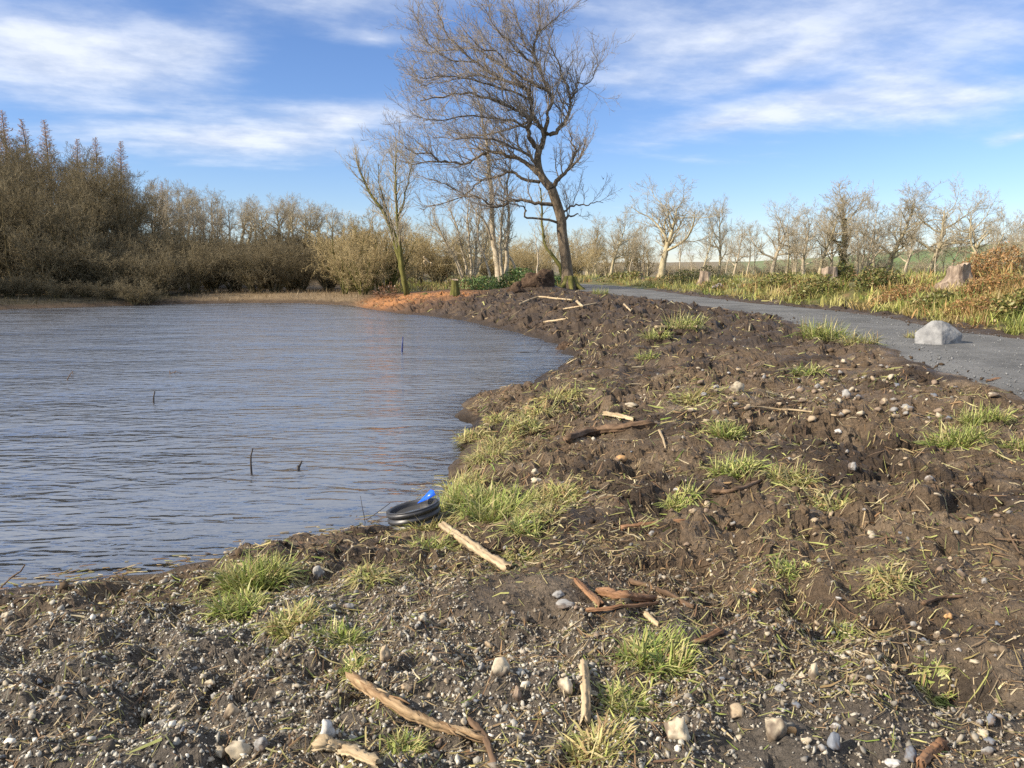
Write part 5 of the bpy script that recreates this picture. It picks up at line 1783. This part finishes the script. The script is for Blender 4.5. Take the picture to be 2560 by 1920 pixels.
def by_tufts(P, p_):
    d = np.hypot(P[:, None, 0] - TUFT_XY[None, :, 0], (P[:, None, 1] - TUFT_XY[None, :, 1]) * 0.8) / (TUFT_W[None] + 0.05)
    return np.clip(np.exp(-(d.min(1) / 0.75) ** 2) * 1.0 + 0.10 + 0.35 * fbm(P[:, 0], P[:, 1], 3, 0.8), 0, 1)


Vs, Fs, Cs, off = [], [], [], 0
TWIGC = [(0.10, 0.06, 0.035), (0.17, 0.10, 0.055), (0.07, 0.045, 0.03), (0.24, 0.15, 0.08)]
for args in [(700, 1.9, 5, 0.05, 0.22, 0.003, TWIGC, even), (2600, 4.5, 14, 0.08, 0.42, 0.005, TWIGC, even), (1500, 12, 30, 0.2, 0.7, 0.010, TWIGC, even, -14, 30), (12000, 1.9, 5.5, 0.03, 0.14, 0.0027, GREEN + STRAWY, by_tufts), (16000, 4.5, 12, 0.05, 0.22, 0.005, GREEN + STRAWY + STRAWY, by_tufts), (8000, 9, 24, 0.1, 0.3, 0.008, GREEN + STRAWY, by_tufts, -12, 36), (26000, 1.9, 5, 0.012, 0.085, 0.0020, STRAW, even), (7000, 1.9, 5.5, 0.03, 0.15, 0.0025, STRAW, even), (34000, 4.5, 12, 0.03, 0.17, 0.0040, STRAW, shoreband), (16000, 9, 22, 0.06, 0.28, 0.007, STRAW, shoreband, -12, 36), (6000, 18, 44, 0.15, 0.6, 0.016, STRAW, even, -14, 24)]:
    a, b_, c = litter(*args)
    Vs.append(a); Fs.append(b_ + off); Cs.append(c); off += len(a)
tag(obj('straw_litter', mesh_np('straw_litter', np.vstack(Vs), np.vstack(Fs), np.vstack(Cs)), M['blade']), 'bits of straw, rush and torn grass strewn over the dug bank', 'litter', kind='stuff')

# rough grass on the bank right of the path, along its verge and behind the oak
Vs, Fq, Ft, Cs, off = [], [], [], [], 0
for (n, per, d0, d1, a0, a1, L, W, lean, sp) in [(1500, 34, 12, 27, 17, 44, 0.42, 0.020, 0.85, 0.16), (1900, 22, 24, 60, 3, 42, 0.48, 0.036, 0.85, 0.24), (450, 20, 46, 75, -9, 6, 0.5, 0.045, 0.7, 0.3)]:
    x, y = in_view_points(n, d0, d1, rng, a0, a1, 1.25)
    z, p_ = H(x, y, parts=True)
    k = ((p_['q'] > 0.65 + 0.5 * fbm(x, y, 2, 1.0)) | (y > 47)) & (p_['pd'] > 0.35) & (p_['q'] < 16)
    x, y = x[k], y[k]
    n = len(x)
    t1 = sstep(-0.2, 0.4, fbm(x, y, 3, 2.2) + rng.normal(0, 0.18, n))[:, None]
    cg = mixcol(n, rng, (0.22, 0.26, 0.055), (0.30, 0.32, 0.08), (0.38, 0.34, 0.11), (0.15, 0.20, 0.045), (0.40, 0.36, 0.13), jit=0.3)
    cb = mixcol(n, rng, (0.40, 0.29, 0.12), (0.32, 0.17, 0.07), (0.44, 0.35, 0.16), (0.26, 0.22, 0.07), jit=0.3)
    cc = np.repeat(cg * (1 - t1) + cb * t1, per, 0) * rng.uniform(0.75, 1.25, (n * per, 1))
    size = np.repeat(rng.uniform(0.5, 1.25, n), per)
    bx, by = np.repeat(x, per), np.repeat(y, per)
    ox, oy = rng.normal(0, sp, n * per) * size, rng.normal(0, sp, n * per) * size
    P = np.stack([bx + ox, by + oy, 0 * bx], 1)
    zz_, p2_ = H(P[:, 0], P[:, 1], parts=True)
    P[:, 2] = zz_ - 0.01
    k2 = p2_['pd'] > 0.2
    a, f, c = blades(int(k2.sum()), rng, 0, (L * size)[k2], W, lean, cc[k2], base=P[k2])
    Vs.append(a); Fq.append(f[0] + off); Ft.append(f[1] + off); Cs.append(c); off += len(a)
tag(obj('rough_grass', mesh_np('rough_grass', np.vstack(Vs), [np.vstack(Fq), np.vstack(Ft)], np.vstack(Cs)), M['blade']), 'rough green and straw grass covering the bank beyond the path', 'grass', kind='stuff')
# reed litter on the strip across the water
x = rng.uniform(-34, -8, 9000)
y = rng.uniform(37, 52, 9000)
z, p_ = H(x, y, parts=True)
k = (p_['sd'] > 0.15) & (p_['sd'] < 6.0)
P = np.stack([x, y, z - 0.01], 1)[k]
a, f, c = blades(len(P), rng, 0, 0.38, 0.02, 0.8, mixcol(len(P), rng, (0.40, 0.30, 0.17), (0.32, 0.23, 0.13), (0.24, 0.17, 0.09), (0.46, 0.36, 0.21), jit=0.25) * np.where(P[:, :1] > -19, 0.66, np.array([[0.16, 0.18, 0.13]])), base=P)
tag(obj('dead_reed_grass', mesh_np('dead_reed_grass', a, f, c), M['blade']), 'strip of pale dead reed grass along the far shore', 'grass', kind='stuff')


# ------------------------------------------------------------------ bushes, bracken, brambles
def bush(name, label, cat, u, v, w, h, palette, n, seed, group=None, leaf=0.06, stems=14, mat_leaf='leaf', depth=None):
    rg_ = np.random.default_rng(seed)
    p = hit(u, v) if depth is None else None
    if depth is not None:
        p = at_y(u, v, depth)
        p[2] = gz(p[0], p[1])
    ww, hh = w * p[1] / F * 0.5, h * p[1] / F
    e = empty(name, p)
    tag(e, label, cat, group)
    a = rg_.uniform(0, 6.28, n)
    rr4 = np.sqrt(rg_.uniform(0, 1, n)) * (1 + 0.3 * np.sin(a * 3 + seed))
    hz = rg_.uniform(0, 1, n) ** 0.8 * np.sqrt(np.maximum(0, 1 - (rr4 / 1.3) ** 2)) * (1 + 0.3 * noise2(np.cos(a) * 2 * rr4 + seed, np.sin(a) * 2 * rr4))
    P = np.stack([np.cos(a) * rr4 * ww, np.sin(a) * rr4 * ww * 0.8, hz * hh], 1)
    gzv = H(P[:, 0] + p[0], P[:, 1] + p[1]) - p[2]
    P[:, 2] += np.clip(gzv, -0.6, 0.6)
    Vv, Ff, Cc = leaf_cloud(P, leaf, rg_, mixcol(n, rg_, *palette, jit=0.3), 0.7)
    obj('foliage', mesh_np('foliage', Vv, Ff, Cc), M[mat_leaf], e)
    a = rg_.uniform(0, 6.28, stems)
    D = np.stack([np.cos(a) * 0.8, np.sin(a) * 0.8, np.ones(stems)], 1)
    B = np.stack([np.cos(a) * ww * 0.4, np.sin(a) * ww * 0.4, np.full(stems, -0.05)], 1)
    sp, sr = grow(B, D, np.full(stems, hh * 1.15) * rg_.uniform(0.6, 1.2, stems), np.full(stems, 0.012), 5, 0.15, (0, 0, -0.6), 0.4, rg_)
    obj('stem', tube_mesh('stem', [(sp, sr, 4)]), M['rust_wood'], e)
    return e


BRK = [(0.36, 0.19, 0.07), (0.28, 0.14, 0.055), (0.42, 0.27, 0.11), (0.22, 0.12, 0.055), (0.20, 0.18, 0.06)]
GRN = [(0.10, 0.125, 0.03), (0.14, 0.165, 0.042), (0.20, 0.19, 0.06), (0.065, 0.085, 0.022), (0.22, 0.15, 0.06)]
OLV = [(0.20, 0.205, 0.055), (0.15, 0.17, 0.045), (0.27, 0.24, 0.08), (0.11, 0.13, 0.035), (0.28, 0.18, 0.075)]
bush('bracken_clump', 'large rust-brown bracken mound right of the biggest stump', 'bracken', 2480, 690, 170, 70, BRK, 3900, 1, leaf=0.038)
bush('bracken_clump', 'rust-brown bracken spilling down the bank below the mound', 'bracken', 2470, 735, 150, 42, BRK, 2250, 2, leaf=0.035)
bush('bracken_clump', 'small rust-brown bracken patch left of the biggest stump', 'bracken', 2335, 672, 80, 40, BRK, 1350, 3, leaf=0.035)
bush('bracken_clump', 'reddish dead bracken low on the bank above the dark path verge', 'bracken', 2250, 752, 130, 34, BRK, 1650, 4, leaf=0.034)
bush('bracken_clump', 'brown bracken at the right border low on the bank', 'bracken', 2420, 780, 130, 34, BRK, 1500, 5, leaf=0.034)
bush('bramble_bush', 'dark green bramble beside the middle stump', 'bush', 2105, 700, 70, 42, GRN, 1200, 6, leaf=0.055)
bush('bramble_bush', 'green bramble between the middle and the biggest stump', 'bush', 2265, 690, 130, 42, OLV, 1500, 7, leaf=0.055)
bush('holly_bush', 'low dark green holly bush behind the small white stump', 'bush', 1822, 690, 90, 32, GRN, 1300, 8, leaf=0.08)
bush('bramble_bush', 'olive bramble mass at the right border of the bank', 'bush', 2530, 790, 120, 60, OLV, 1400, 9, leaf=0.05)
bush('bramble_bush', 'green bramble below the middle stump, above the path', 'bush', 2030, 740, 120, 46, OLV, 1500, 10, leaf=0.055)
bush('bramble_bush', 'olive bramble hummock between the holly bush and the middle stump', 'bush', 1940, 722, 110, 40, OLV, 1400, 11, leaf=0.06)
bush('bramble_bush', 'yellow-green bramble beside the far bend of the path', 'bush', 1560, 702, 110, 24, OLV, 1200, 12, leaf=0.08)
bush('bramble_bush', 'dark olive bramble around the small white stump', 'bush', 1720, 708, 130, 34, OLV, 1400, 13, leaf=0.07)
bush('bramble_bush', 'bright green bramble low on the bank below the biggest stump', 'bush', 2330, 775, 120, 40, OLV, 1300, 14, leaf=0.05)
bush('bramble_bush', 'dark green bramble right of the middle stump under the forked tree', 'bush', 2190, 715, 120, 46, GRN, 1500, 15, leaf=0.055)
bush('bramble_bush', 'small green bramble beside the fallen pale branch on the bank', 'bush', 1790, 726, 80, 26, OLV, 900, 16, leaf=0.055)
IVY = [(0.12, 0.20, 0.05), (0.18, 0.27, 0.08), (0.08, 0.13, 0.035), (0.26, 0.32, 0.13)]
bush('bramble_bush', 'fresh green bramble right of the tall slim tree', 'bush', 1300, 725, 100, 52, IVY, 1700, 17, leaf=0.08, depth=47.5)
bush('bramble_bush', 'green bramble at the foot of the slim curved stem', 'bush', 1205, 735, 110, 34, IVY, 1300, 18, leaf=0.07, depth=46.5)
bush('bramble_bush', 'light green bramble left behind the oak trunk', 'bush', 1375, 705, 90, 34, IVY, 1200, 19, leaf=0.08, depth=50)
bush('brush_heap', 'heap of cut olive brushwood behind the mossy stump', 'brushwood', 1165, 722, 110, 34, [(0.17, 0.14, 0.06), (0.12, 0.11, 0.05), (0.22, 0.19, 0.09)], 700, 20, leaf=0.07, depth=49, stems=60)


# ------------------------------------------------------------------ stumps, root heap, log pile
def stump(label, u, v, w, h, bark, cutm, seed, flare=1.5, ragged=0.12):
    rg_ = np.random.default_rng(seed)
    p = hit(u, v)
    rad = w * p[1] / F * 0.5
    hh = h * p[1] / F
    e = empty('tree_stump', p)
    tag(e, label, 'stump', 'tree stumps')
    s = 28
    th = np.arange(s) * 2 * math.pi / s
    lob = 1 + 0.10 * np.sin(th * 3 + seed) + 0.08 * np.sin(th * 5 + 2 * seed) + 0.03 * rg_.normal(0, 1, s)
    levels = np.array([-0.25, 0.0, 0.15, 0.35, 0.6, 0.85, 1.0])
    V_ = []
    topz = 1 + ragged * np.sin(th + seed) + ragged * 0.5 * rg_.normal(0, 1, s)
    for lv in levels:
        fl = 1 + (flare - 1) * max(0, 1 - max(lv, 0) / 0.6) ** 2
        lobes = 1 + (lob - 1) * (0.6 + 1.6 * max(0, 1 - max(lv, 0)))
        V_.append(np.stack([np.cos(th) * rad * fl * lobes, np.sin(th) * rad * fl * lobes, (lv * topz if lv > 0 else np.full(s, lv)) * hh], 1))
    V_ = np.vstack(V_)
    nl = len(levels)
    k_ = np.arange(s)
    idx = np.vstack([np.stack([i * s + k_, i * s + (k_ + 1) % s, (i + 1) * s + (k_ + 1) % s, (i + 1) * s + k_], 1) for i in range(nl - 1)])
    obj('bark', mesh_np('stump_bark', V_, idx, smooth=True), bark, e)
    top = V_[-s:] * np.array([0.985, 0.985, 1]) + np.array([0, 0, 0.004])
    inner = top * np.array([0.45, 0.45, 1])
    cen = top.mean(0)
    Vt = np.vstack([top, inner, cen[None]])
    Fq_ = np.stack([k_, (k_ + 1) % s, s + (k_ + 1) % s, s + k_], 1)
    Ft_ = np.stack([s + k_, s + (k_ + 1) % s, np.full(s, 2 * s)], 1)
    obj('cut_face', mesh_np('stump_cut', Vt, [Fq_, Ft_]), cutm, e)
    return e


stump('biggest torn pinkish stump with flaring root on top of the right-hand bank', 2392, 712, 46, 46, M['pink_wood'], M['cut_wood'], 2, 1.75, 0.10)
stump('middle pinkish-grey stump on the bank beside the dark bramble', 2070, 712, 36, 40, M['pink_wood'], M['cut_wood'], 3, 1.35, 0.08)
stump('small dark stump with pale top on the bank beyond the far path', 1762, 712, 26, 30, M['pink_wood'], M['cut_wood'], 4, 1.5, 0.1)
stump('low pale stump farthest along the bank beyond the path', 1598, 697, 18, 14, M['cut_wood'], M['cut_wood'], 5, 1.3, 0.08)
stump('mossy upright stump behind the log pile', 1138, 738, 16, 32, M['moss_bark'], M['cut_wood'], 6, 1.25, 0.05)
p = hit(1796, 726)
V_, F_ = pebble_mesh(55, ICO3, 0.08, 5)
o = obj('rock', mesh_np('rock', V_ * np.array([0.34, 0.26, 0.20]), F_, np.tile(np.array([(0.34, 0.30, 0.30)]), (len(V_), 1))), M['stone'], loc=(p[0], p[1], p[2] + 0.12))
tag(o, 'pinkish-grey rock on the bank below the small dark stump', 'rock')


def rough_heap(name, label, u, v, w, h, mat_, seed, depth, cat):
    p = at_y(u, v, depth)
    p[2] = gz(p[0], p[1])
    ww, hh = w * depth / F * 0.5, h * depth / F
    V_, F_ = ICO4
    V_ = V_ * np.array([ww, ww * 0.7, hh])
    n_ = fbm(V_[:, 0] + seed, V_[:, 1] + V_[:, 2] * 1.3, 5, 0.8, 0.6)
    V_ = V_ * (1 + 0.38 * n_[:, None])
    e = empty(name, p)
    tag(e, label, cat)
    obj('soil', mesh_np('heap', V_, F_), mat_, e)
    rg_ = np.random.default_rng(seed)
    n = 18
    a = rg_.uniform(0, 6.28, n)
    D = np.stack([np.cos(a), np.sin(a), rg_.uniform(0, 1.2, n)], 1)
    B = D * np.array([ww, ww * 0.7, hh]) * 0.6
    sp, sr = grow(B, D, rg_.uniform(0.3, 0.8, n) * min(1, ww * 1.2), rg_.uniform(0.008, 0.025, n), 5, 0.3, (0, 0, -0.7), 0.25, rg_)
    obj('root', tube_mesh('heap_root', [(sp, sr, 5)]), M['dark_wood'], e)
    return e


rough_heap('root_heap', 'dark upturned root heap of peaty soil in front of the oak', 1345, 724, 80, 34, M['root_soil'], 3, 43.8, 'root heap')
rough_heap('root_heap', 'lower dark root clump left of the upturned root heap', 1292, 738, 46, 26, M['root_soil'], 5, 42.0, 'root heap')
rough_heap('mud_clump', 'clump of torn turf overhanging the water at the inlet', 1412, 862, 46, 22, M['root_soil'], 7, 20.5, 'soil')


def cut_log(label, u0, v0, u1, v1, r, depth, bark, seed, dy=0.3, name='cut_log', zadd=0.0):
    a, b_ = at_y(u0, v0, depth), at_y(u1, v1, depth + dy)
    rg_ = np.random.default_rng(seed)
    g = max(gz(a[0], a[1]), gz(b_[0], b_[1]))
    R_ = r * depth / F
    low = min(a[2], b_[2])
    e = empty(name, (a + b_) / 2)
    tag(e, label, 'log', 'felled logs in the pile')
    n = 7
    C = a + (b_ - a) * np.linspace(0, 1, n)[:, None] - (a + b_) / 2
    C[1:-1] += rg_.normal(0, 0.02, (n - 2, 3))
    T = norm(b_ - a)
    obj('bark', tube_mesh('log_bark', [(C[None], np.full((1, n), R_), 12)]), bark, e)
    for c, sg in ((C[0], -1), (C[-1], 1)):
        q_ = c + T * sg * 0.006
        pts = np.stack([q_, q_ + T * sg * 0.012])
        obj('cut_face', tube_mesh('log_cut', [(pts[None], np.full((1, 2), R_ * 0.93), 12)]), M['cut_wood'], e)
    return e


cut_log('longest mossy log across the pile at the foot of the leaning tree', 1022, 752, 1068, 736, 6.0, 42.6, M['moss_bark'], 1)
cut_log('pale cut log slanting at the right end of the pile', 1074, 735, 1092, 752, 4.5, 42.4, M['cut_wood'], 2)
cut_log('second pale cut log beside the slanting one', 1084, 737, 1100, 750, 3.6, 42.8, M['cut_wood'], 3)
cut_log('short orange-ended log low in front of the pile', 1006, 766, 1022, 762, 4.0, 41.2, M['rust_wood'], 4)
cut_log('round rust-brown log end right of the pile', 1104, 756, 1114, 752, 4.5, 41.8, M['rust_wood'], 5)
cut_log('dark log under the longest mossy one', 1030, 758, 1062, 752, 4.5, 41.8, M['dark_bark'], 6)
cut_log('dark log lying behind the pile near the mossy stump', 1086, 728, 1122, 726, 3.0, 47.0, M['dark_bark'], 7)
bush('tangled_shrub', 'dark broken shrub stems left of the leaning tree', 'shrub', 965, 744, 60, 34, [(0.12, 0.07, 0.04), (0.2, 0.11, 0.06)], 260, 30, depth=43.2, stems=26, leaf=0.06)

# ------------------------------------------------------------------ corrugated pipe in the shallows
pp = at_z(1040, 1332, 0.0)
pipe = empty('drain_pipe', (pp[0], pp[1] + 0.10, 0.0))
tag(pipe, 'black corrugated plastic pipe standing in the shallow water by the grass', 'pipe')
s = 48
th = np.arange(s) * 2 * math.pi / s
prof = []
zz = -0.30
R0 = 0.232
while zz < 0.175:
    prof += [(R0 - 0.016, zz), (R0 - 0.016, zz + 0.010), (R0, zz + 0.018), (R0, zz + 0.042), (R0 - 0.016, zz + 0.050)]
    zz += 0.056
top = prof[-1][1]
outer = len(prof)
prof += [(R0 - 0.004, top + 0.006), (R0 - 0.030, top + 0.006), (R0 - 0.034, top - 0.01), (R0 - 0.034, -0.30)]
V_ = np.vstack([np.stack([np.cos(th) * r_, np.sin(th) * r_, np.full(s, z_)], 1) for r_, z_ in prof])
k_ = np.arange(s)
idx = np.vstack([np.stack([i * s + k_, i * s + (k_ + 1) % s, (i + 1) * s + (k_ + 1) % s, (i + 1) * s + k_], 1) for i in range(len(prof) - 1)])
tilt = np.array([[math.cos(-0.20), 0, math.sin(-0.20)], [0, 1, 0], [-math.sin(-0.20), 0, math.cos(-0.20)]])
tx_ = 0.07
tilt = np.array([[1, 0, 0], [0, math.cos(tx_), math.sin(tx_)], [0, -math.sin(tx_), math.cos(tx_)]]) @ tilt
obj('wall', mesh_np('pipe_wall', V_ @ tilt.T, idx, smooth=True), M['pipe'], pipe)
ring_ = np.stack([np.cos(th) * (R0 - 0.036), np.sin(th) * (R0 - 0.036), np.full(s, top - 0.035)], 1)
mw, tw, bw_ = new_mat('pipe_water')
bw_.inputs['Base Color'].default_value = (0.06, 0.06, 0.06, 1)
bw_.inputs['Roughness'].default_value = 0.05
bw_.inputs['IOR'].default_value = 1.6
obj('water', mesh_np('pipe_water', ring_ @ tilt.T, k_[None]), mw, pipe)
# a torn blue strip fixed to the rim
tri = np.array([[0.02, 0.14, top - 0.012], [0.16, 0.15, top + 0.085], [0.19, 0.12, top + 0.080], [0.205, 0.07, top + 0.045], [0.12, 0.10, top + 0.012]]) @ tilt.T
nrm = np.array([-0.35, -0.6, 0.5]) * 0.003
V_ = np.vstack([tri, tri + nrm])
sides = [[i, (i + 1) % 5, 5 + (i + 1) % 5, 5 + i] for i in range(5)]
obj('blue_strip', mesh_np('blue_strip', V_, [np.array([[4, 3, 2, 1, 0], [5, 6, 7, 8, 9]]), np.array(sides)]), M['blue'], pipe)


# ------------------------------------------------------------------ sticks standing in the pond
def water_stick(label, px_, r, mat_, seed, name='water_stick', forks=()):
    base_ = at_z(*px_[0], 0.0)
    d = base_[1]
    pts = np.array([at_y(u, v, d) for u, v in px_]) - base_
    pts = np.vstack([[pts[0] + np.array([0, 0, -0.35])], pts])
    rad = np.linspace(r, r * 0.6, len(pts)) * d / F
    e = obj(name, tube_mesh(name, [(pts[None], rad[None], 6)]), mat_, loc=base_)
    tag(e, label, 'stick')
    for f in forks:
        q_ = np.array([at_y(u, v, d) for u, v in f]) - base_
        obj('side_twig', tube_mesh('side_twig', [(q_[None], np.linspace(r * 0.6, r * 0.3, len(q_))[None] * d / F, 5)]), mat_, e)


water_stick('blue stick standing upright out in the middle of the pond', [(1005, 880), (1006, 862), (1007, 842)], 3.0, M['blue_stick'], 1)
water_stick('tall bent black stick standing in the near pond', [(629, 1186), (627, 1160), (627, 1140), (632, 1121)], 3.2, M['stick'], 2)
water_stick('short dark stick standing in the left of the pond', [(384, 1008), (384, 992), (387, 978)], 2.6, M['stick'], 3)
water_stick('stubby black stick end poking up right of the tall bent one', [(746, 1175), (745, 1164)], 6.0, M['stick'], 4, forks=[[(747, 1168), (755, 1152)]])
water_stick('forked reddish twig breaking the water at the far left', [(168, 950), (174, 938), (182, 928)], 1.4, M['dark_wood'], 5, forks=[[(174, 938), (182, 946)], [(182, 928), (183, 945)]])
water_stick('tiny twigs with brown leaves breaking the surface left of the blue stick', [(425, 934), (424, 926)], 1.4, M['dark_wood'], 6, forks=[[(424, 934), (440, 929), (470, 939)], [(436, 933), (440, 926)]])
water_stick('very thin stem rising from the water left of the black pipe', [(912, 1298), (906, 1270), (901, 1240)], 1.2, M['stick'], 7)
water_stick('thin twig leaning out of the water against the black pipe', [(915, 1300), (945, 1280), (975, 1258)], 1.4, M['stick'], 8)
water_stick('dark forked twig lying at the near shore on the left border', [(2, 1468), (30, 1442), (52, 1428), (62, 1412)], 3.0, M['dark_wood'], 9, forks=[[(30, 1442), (52, 1440)]])
water_stick('dark twig in the mouth of the inlet', [(1290, 881), (1310, 880), (1340, 882)], 1.6, M['stick'], 10, forks=[[(1340, 882), (1352, 868), (1356, 860)], [(1340, 882), (1348, 890)]])

# floating bits along the shallows
rng = np.random.default_rng(91)
n = 170
u = rng.uniform(0, 1120, n)
vv = np.interp(u, [0, 400, 800, 955, 1120], [1470, 1425, 1342, 1300, 1200]) - rng.uniform(0, 1, n) ** 2 * 34
P = np.array([at_z(a, b_, 0.003) for a, b_ in zip(u, vv)])
a = rng.normal(0.25, 0.5, n)
Lg = rng.uniform(0.01, 0.07, n)
d = np.stack([np.cos(a), np.sin(a), 0 * a], 1) * Lg[:, None]
sd_ = np.stack([-np.sin(a), np.cos(a), 0 * a], 1) * 0.003
V_ = np.stack([P - d - sd_, P + d - sd_, P + d + sd_, P - d + sd_, P - d * 0.8 + [0, 0, 0.004], P + d * 0.8 + [0, 0, 0.004]], 1).reshape(-1, 3)
o_ = (np.arange(n) * 6)[:, None, None]
Fl = (np.array([[0, 1, 5, 4], [1, 2, 5, 5], [2, 3, 4, 5], [3, 0, 4, 4]])[None] + o_).reshape(-1, 4)
Fq_ = (np.array([[0, 1, 5, 4], [2, 3, 4, 5]])[None] + o_).reshape(-1, 4)
Ft_ = (np.array([[1, 2, 5], [3, 0, 4]])[None] + o_).reshape(-1, 3)
tag(obj('floating_litter', mesh_np('floating_litter', V_, [Fq_, Ft_], np.repeat(mixcol(n, rng, *STRAW, jit=0.3), 6, 0)), M['blade']), 'straw and twig bits floating along the near shallows', 'litter', kind='stuff')

# ------------------------------------------------------------------ a bird over the path
bp_ = at_y(1508, 447, 60.0)
bird = empty('bird', bp_)
tag(bird, 'small dark bird flying in the sky right of the oak', 'bird')
V_, F_ = ICO2
body = V_ * np.array([0.05, 0.14, 0.045])
body[:, 0] *= 1 - 0.4 * np.abs(V_[:, 1])
obj('body', mesh_np('bird_body', body, F_, smooth=True), M['feather'], bird)
for sg in (-1, 1):
    w = np.array([[0, 0.06, 0.01], [sg * 0.10, 0.05, 0.12], [sg * 0.16, -0.02, 0.26], [sg * 0.09, -0.06, 0.11], [0, -0.06, 0.01]])
    w2 = np.vstack([w, w + np.array([0, 0, 0.012])])
    sides = [[i, (i + 1) % 5, 5 + (i + 1) % 5, 5 + i] for i in range(5)]
    obj('wing', mesh_np('bird_wing', w2, [np.array([[4, 3, 2, 1, 0], [5, 6, 7, 8, 9]]), np.array(sides)]), M['feather'], bird)
tail = np.array([[-0.02, -0.10, 0], [0.02, -0.10, 0], [0.045, -0.22, 0.0], [-0.045, -0.22, 0.0]])
t2 = np.vstack([tail, tail + np.array([0, 0, 0.01])])
obj('tail', mesh_np('bird_tail', t2, np.array([[3, 2, 1, 0], [4, 5, 6, 7], [0, 1, 5, 4], [1, 2, 6, 5], [2, 3, 7, 6], [3, 0, 4, 7]])), M['feather'], bird)
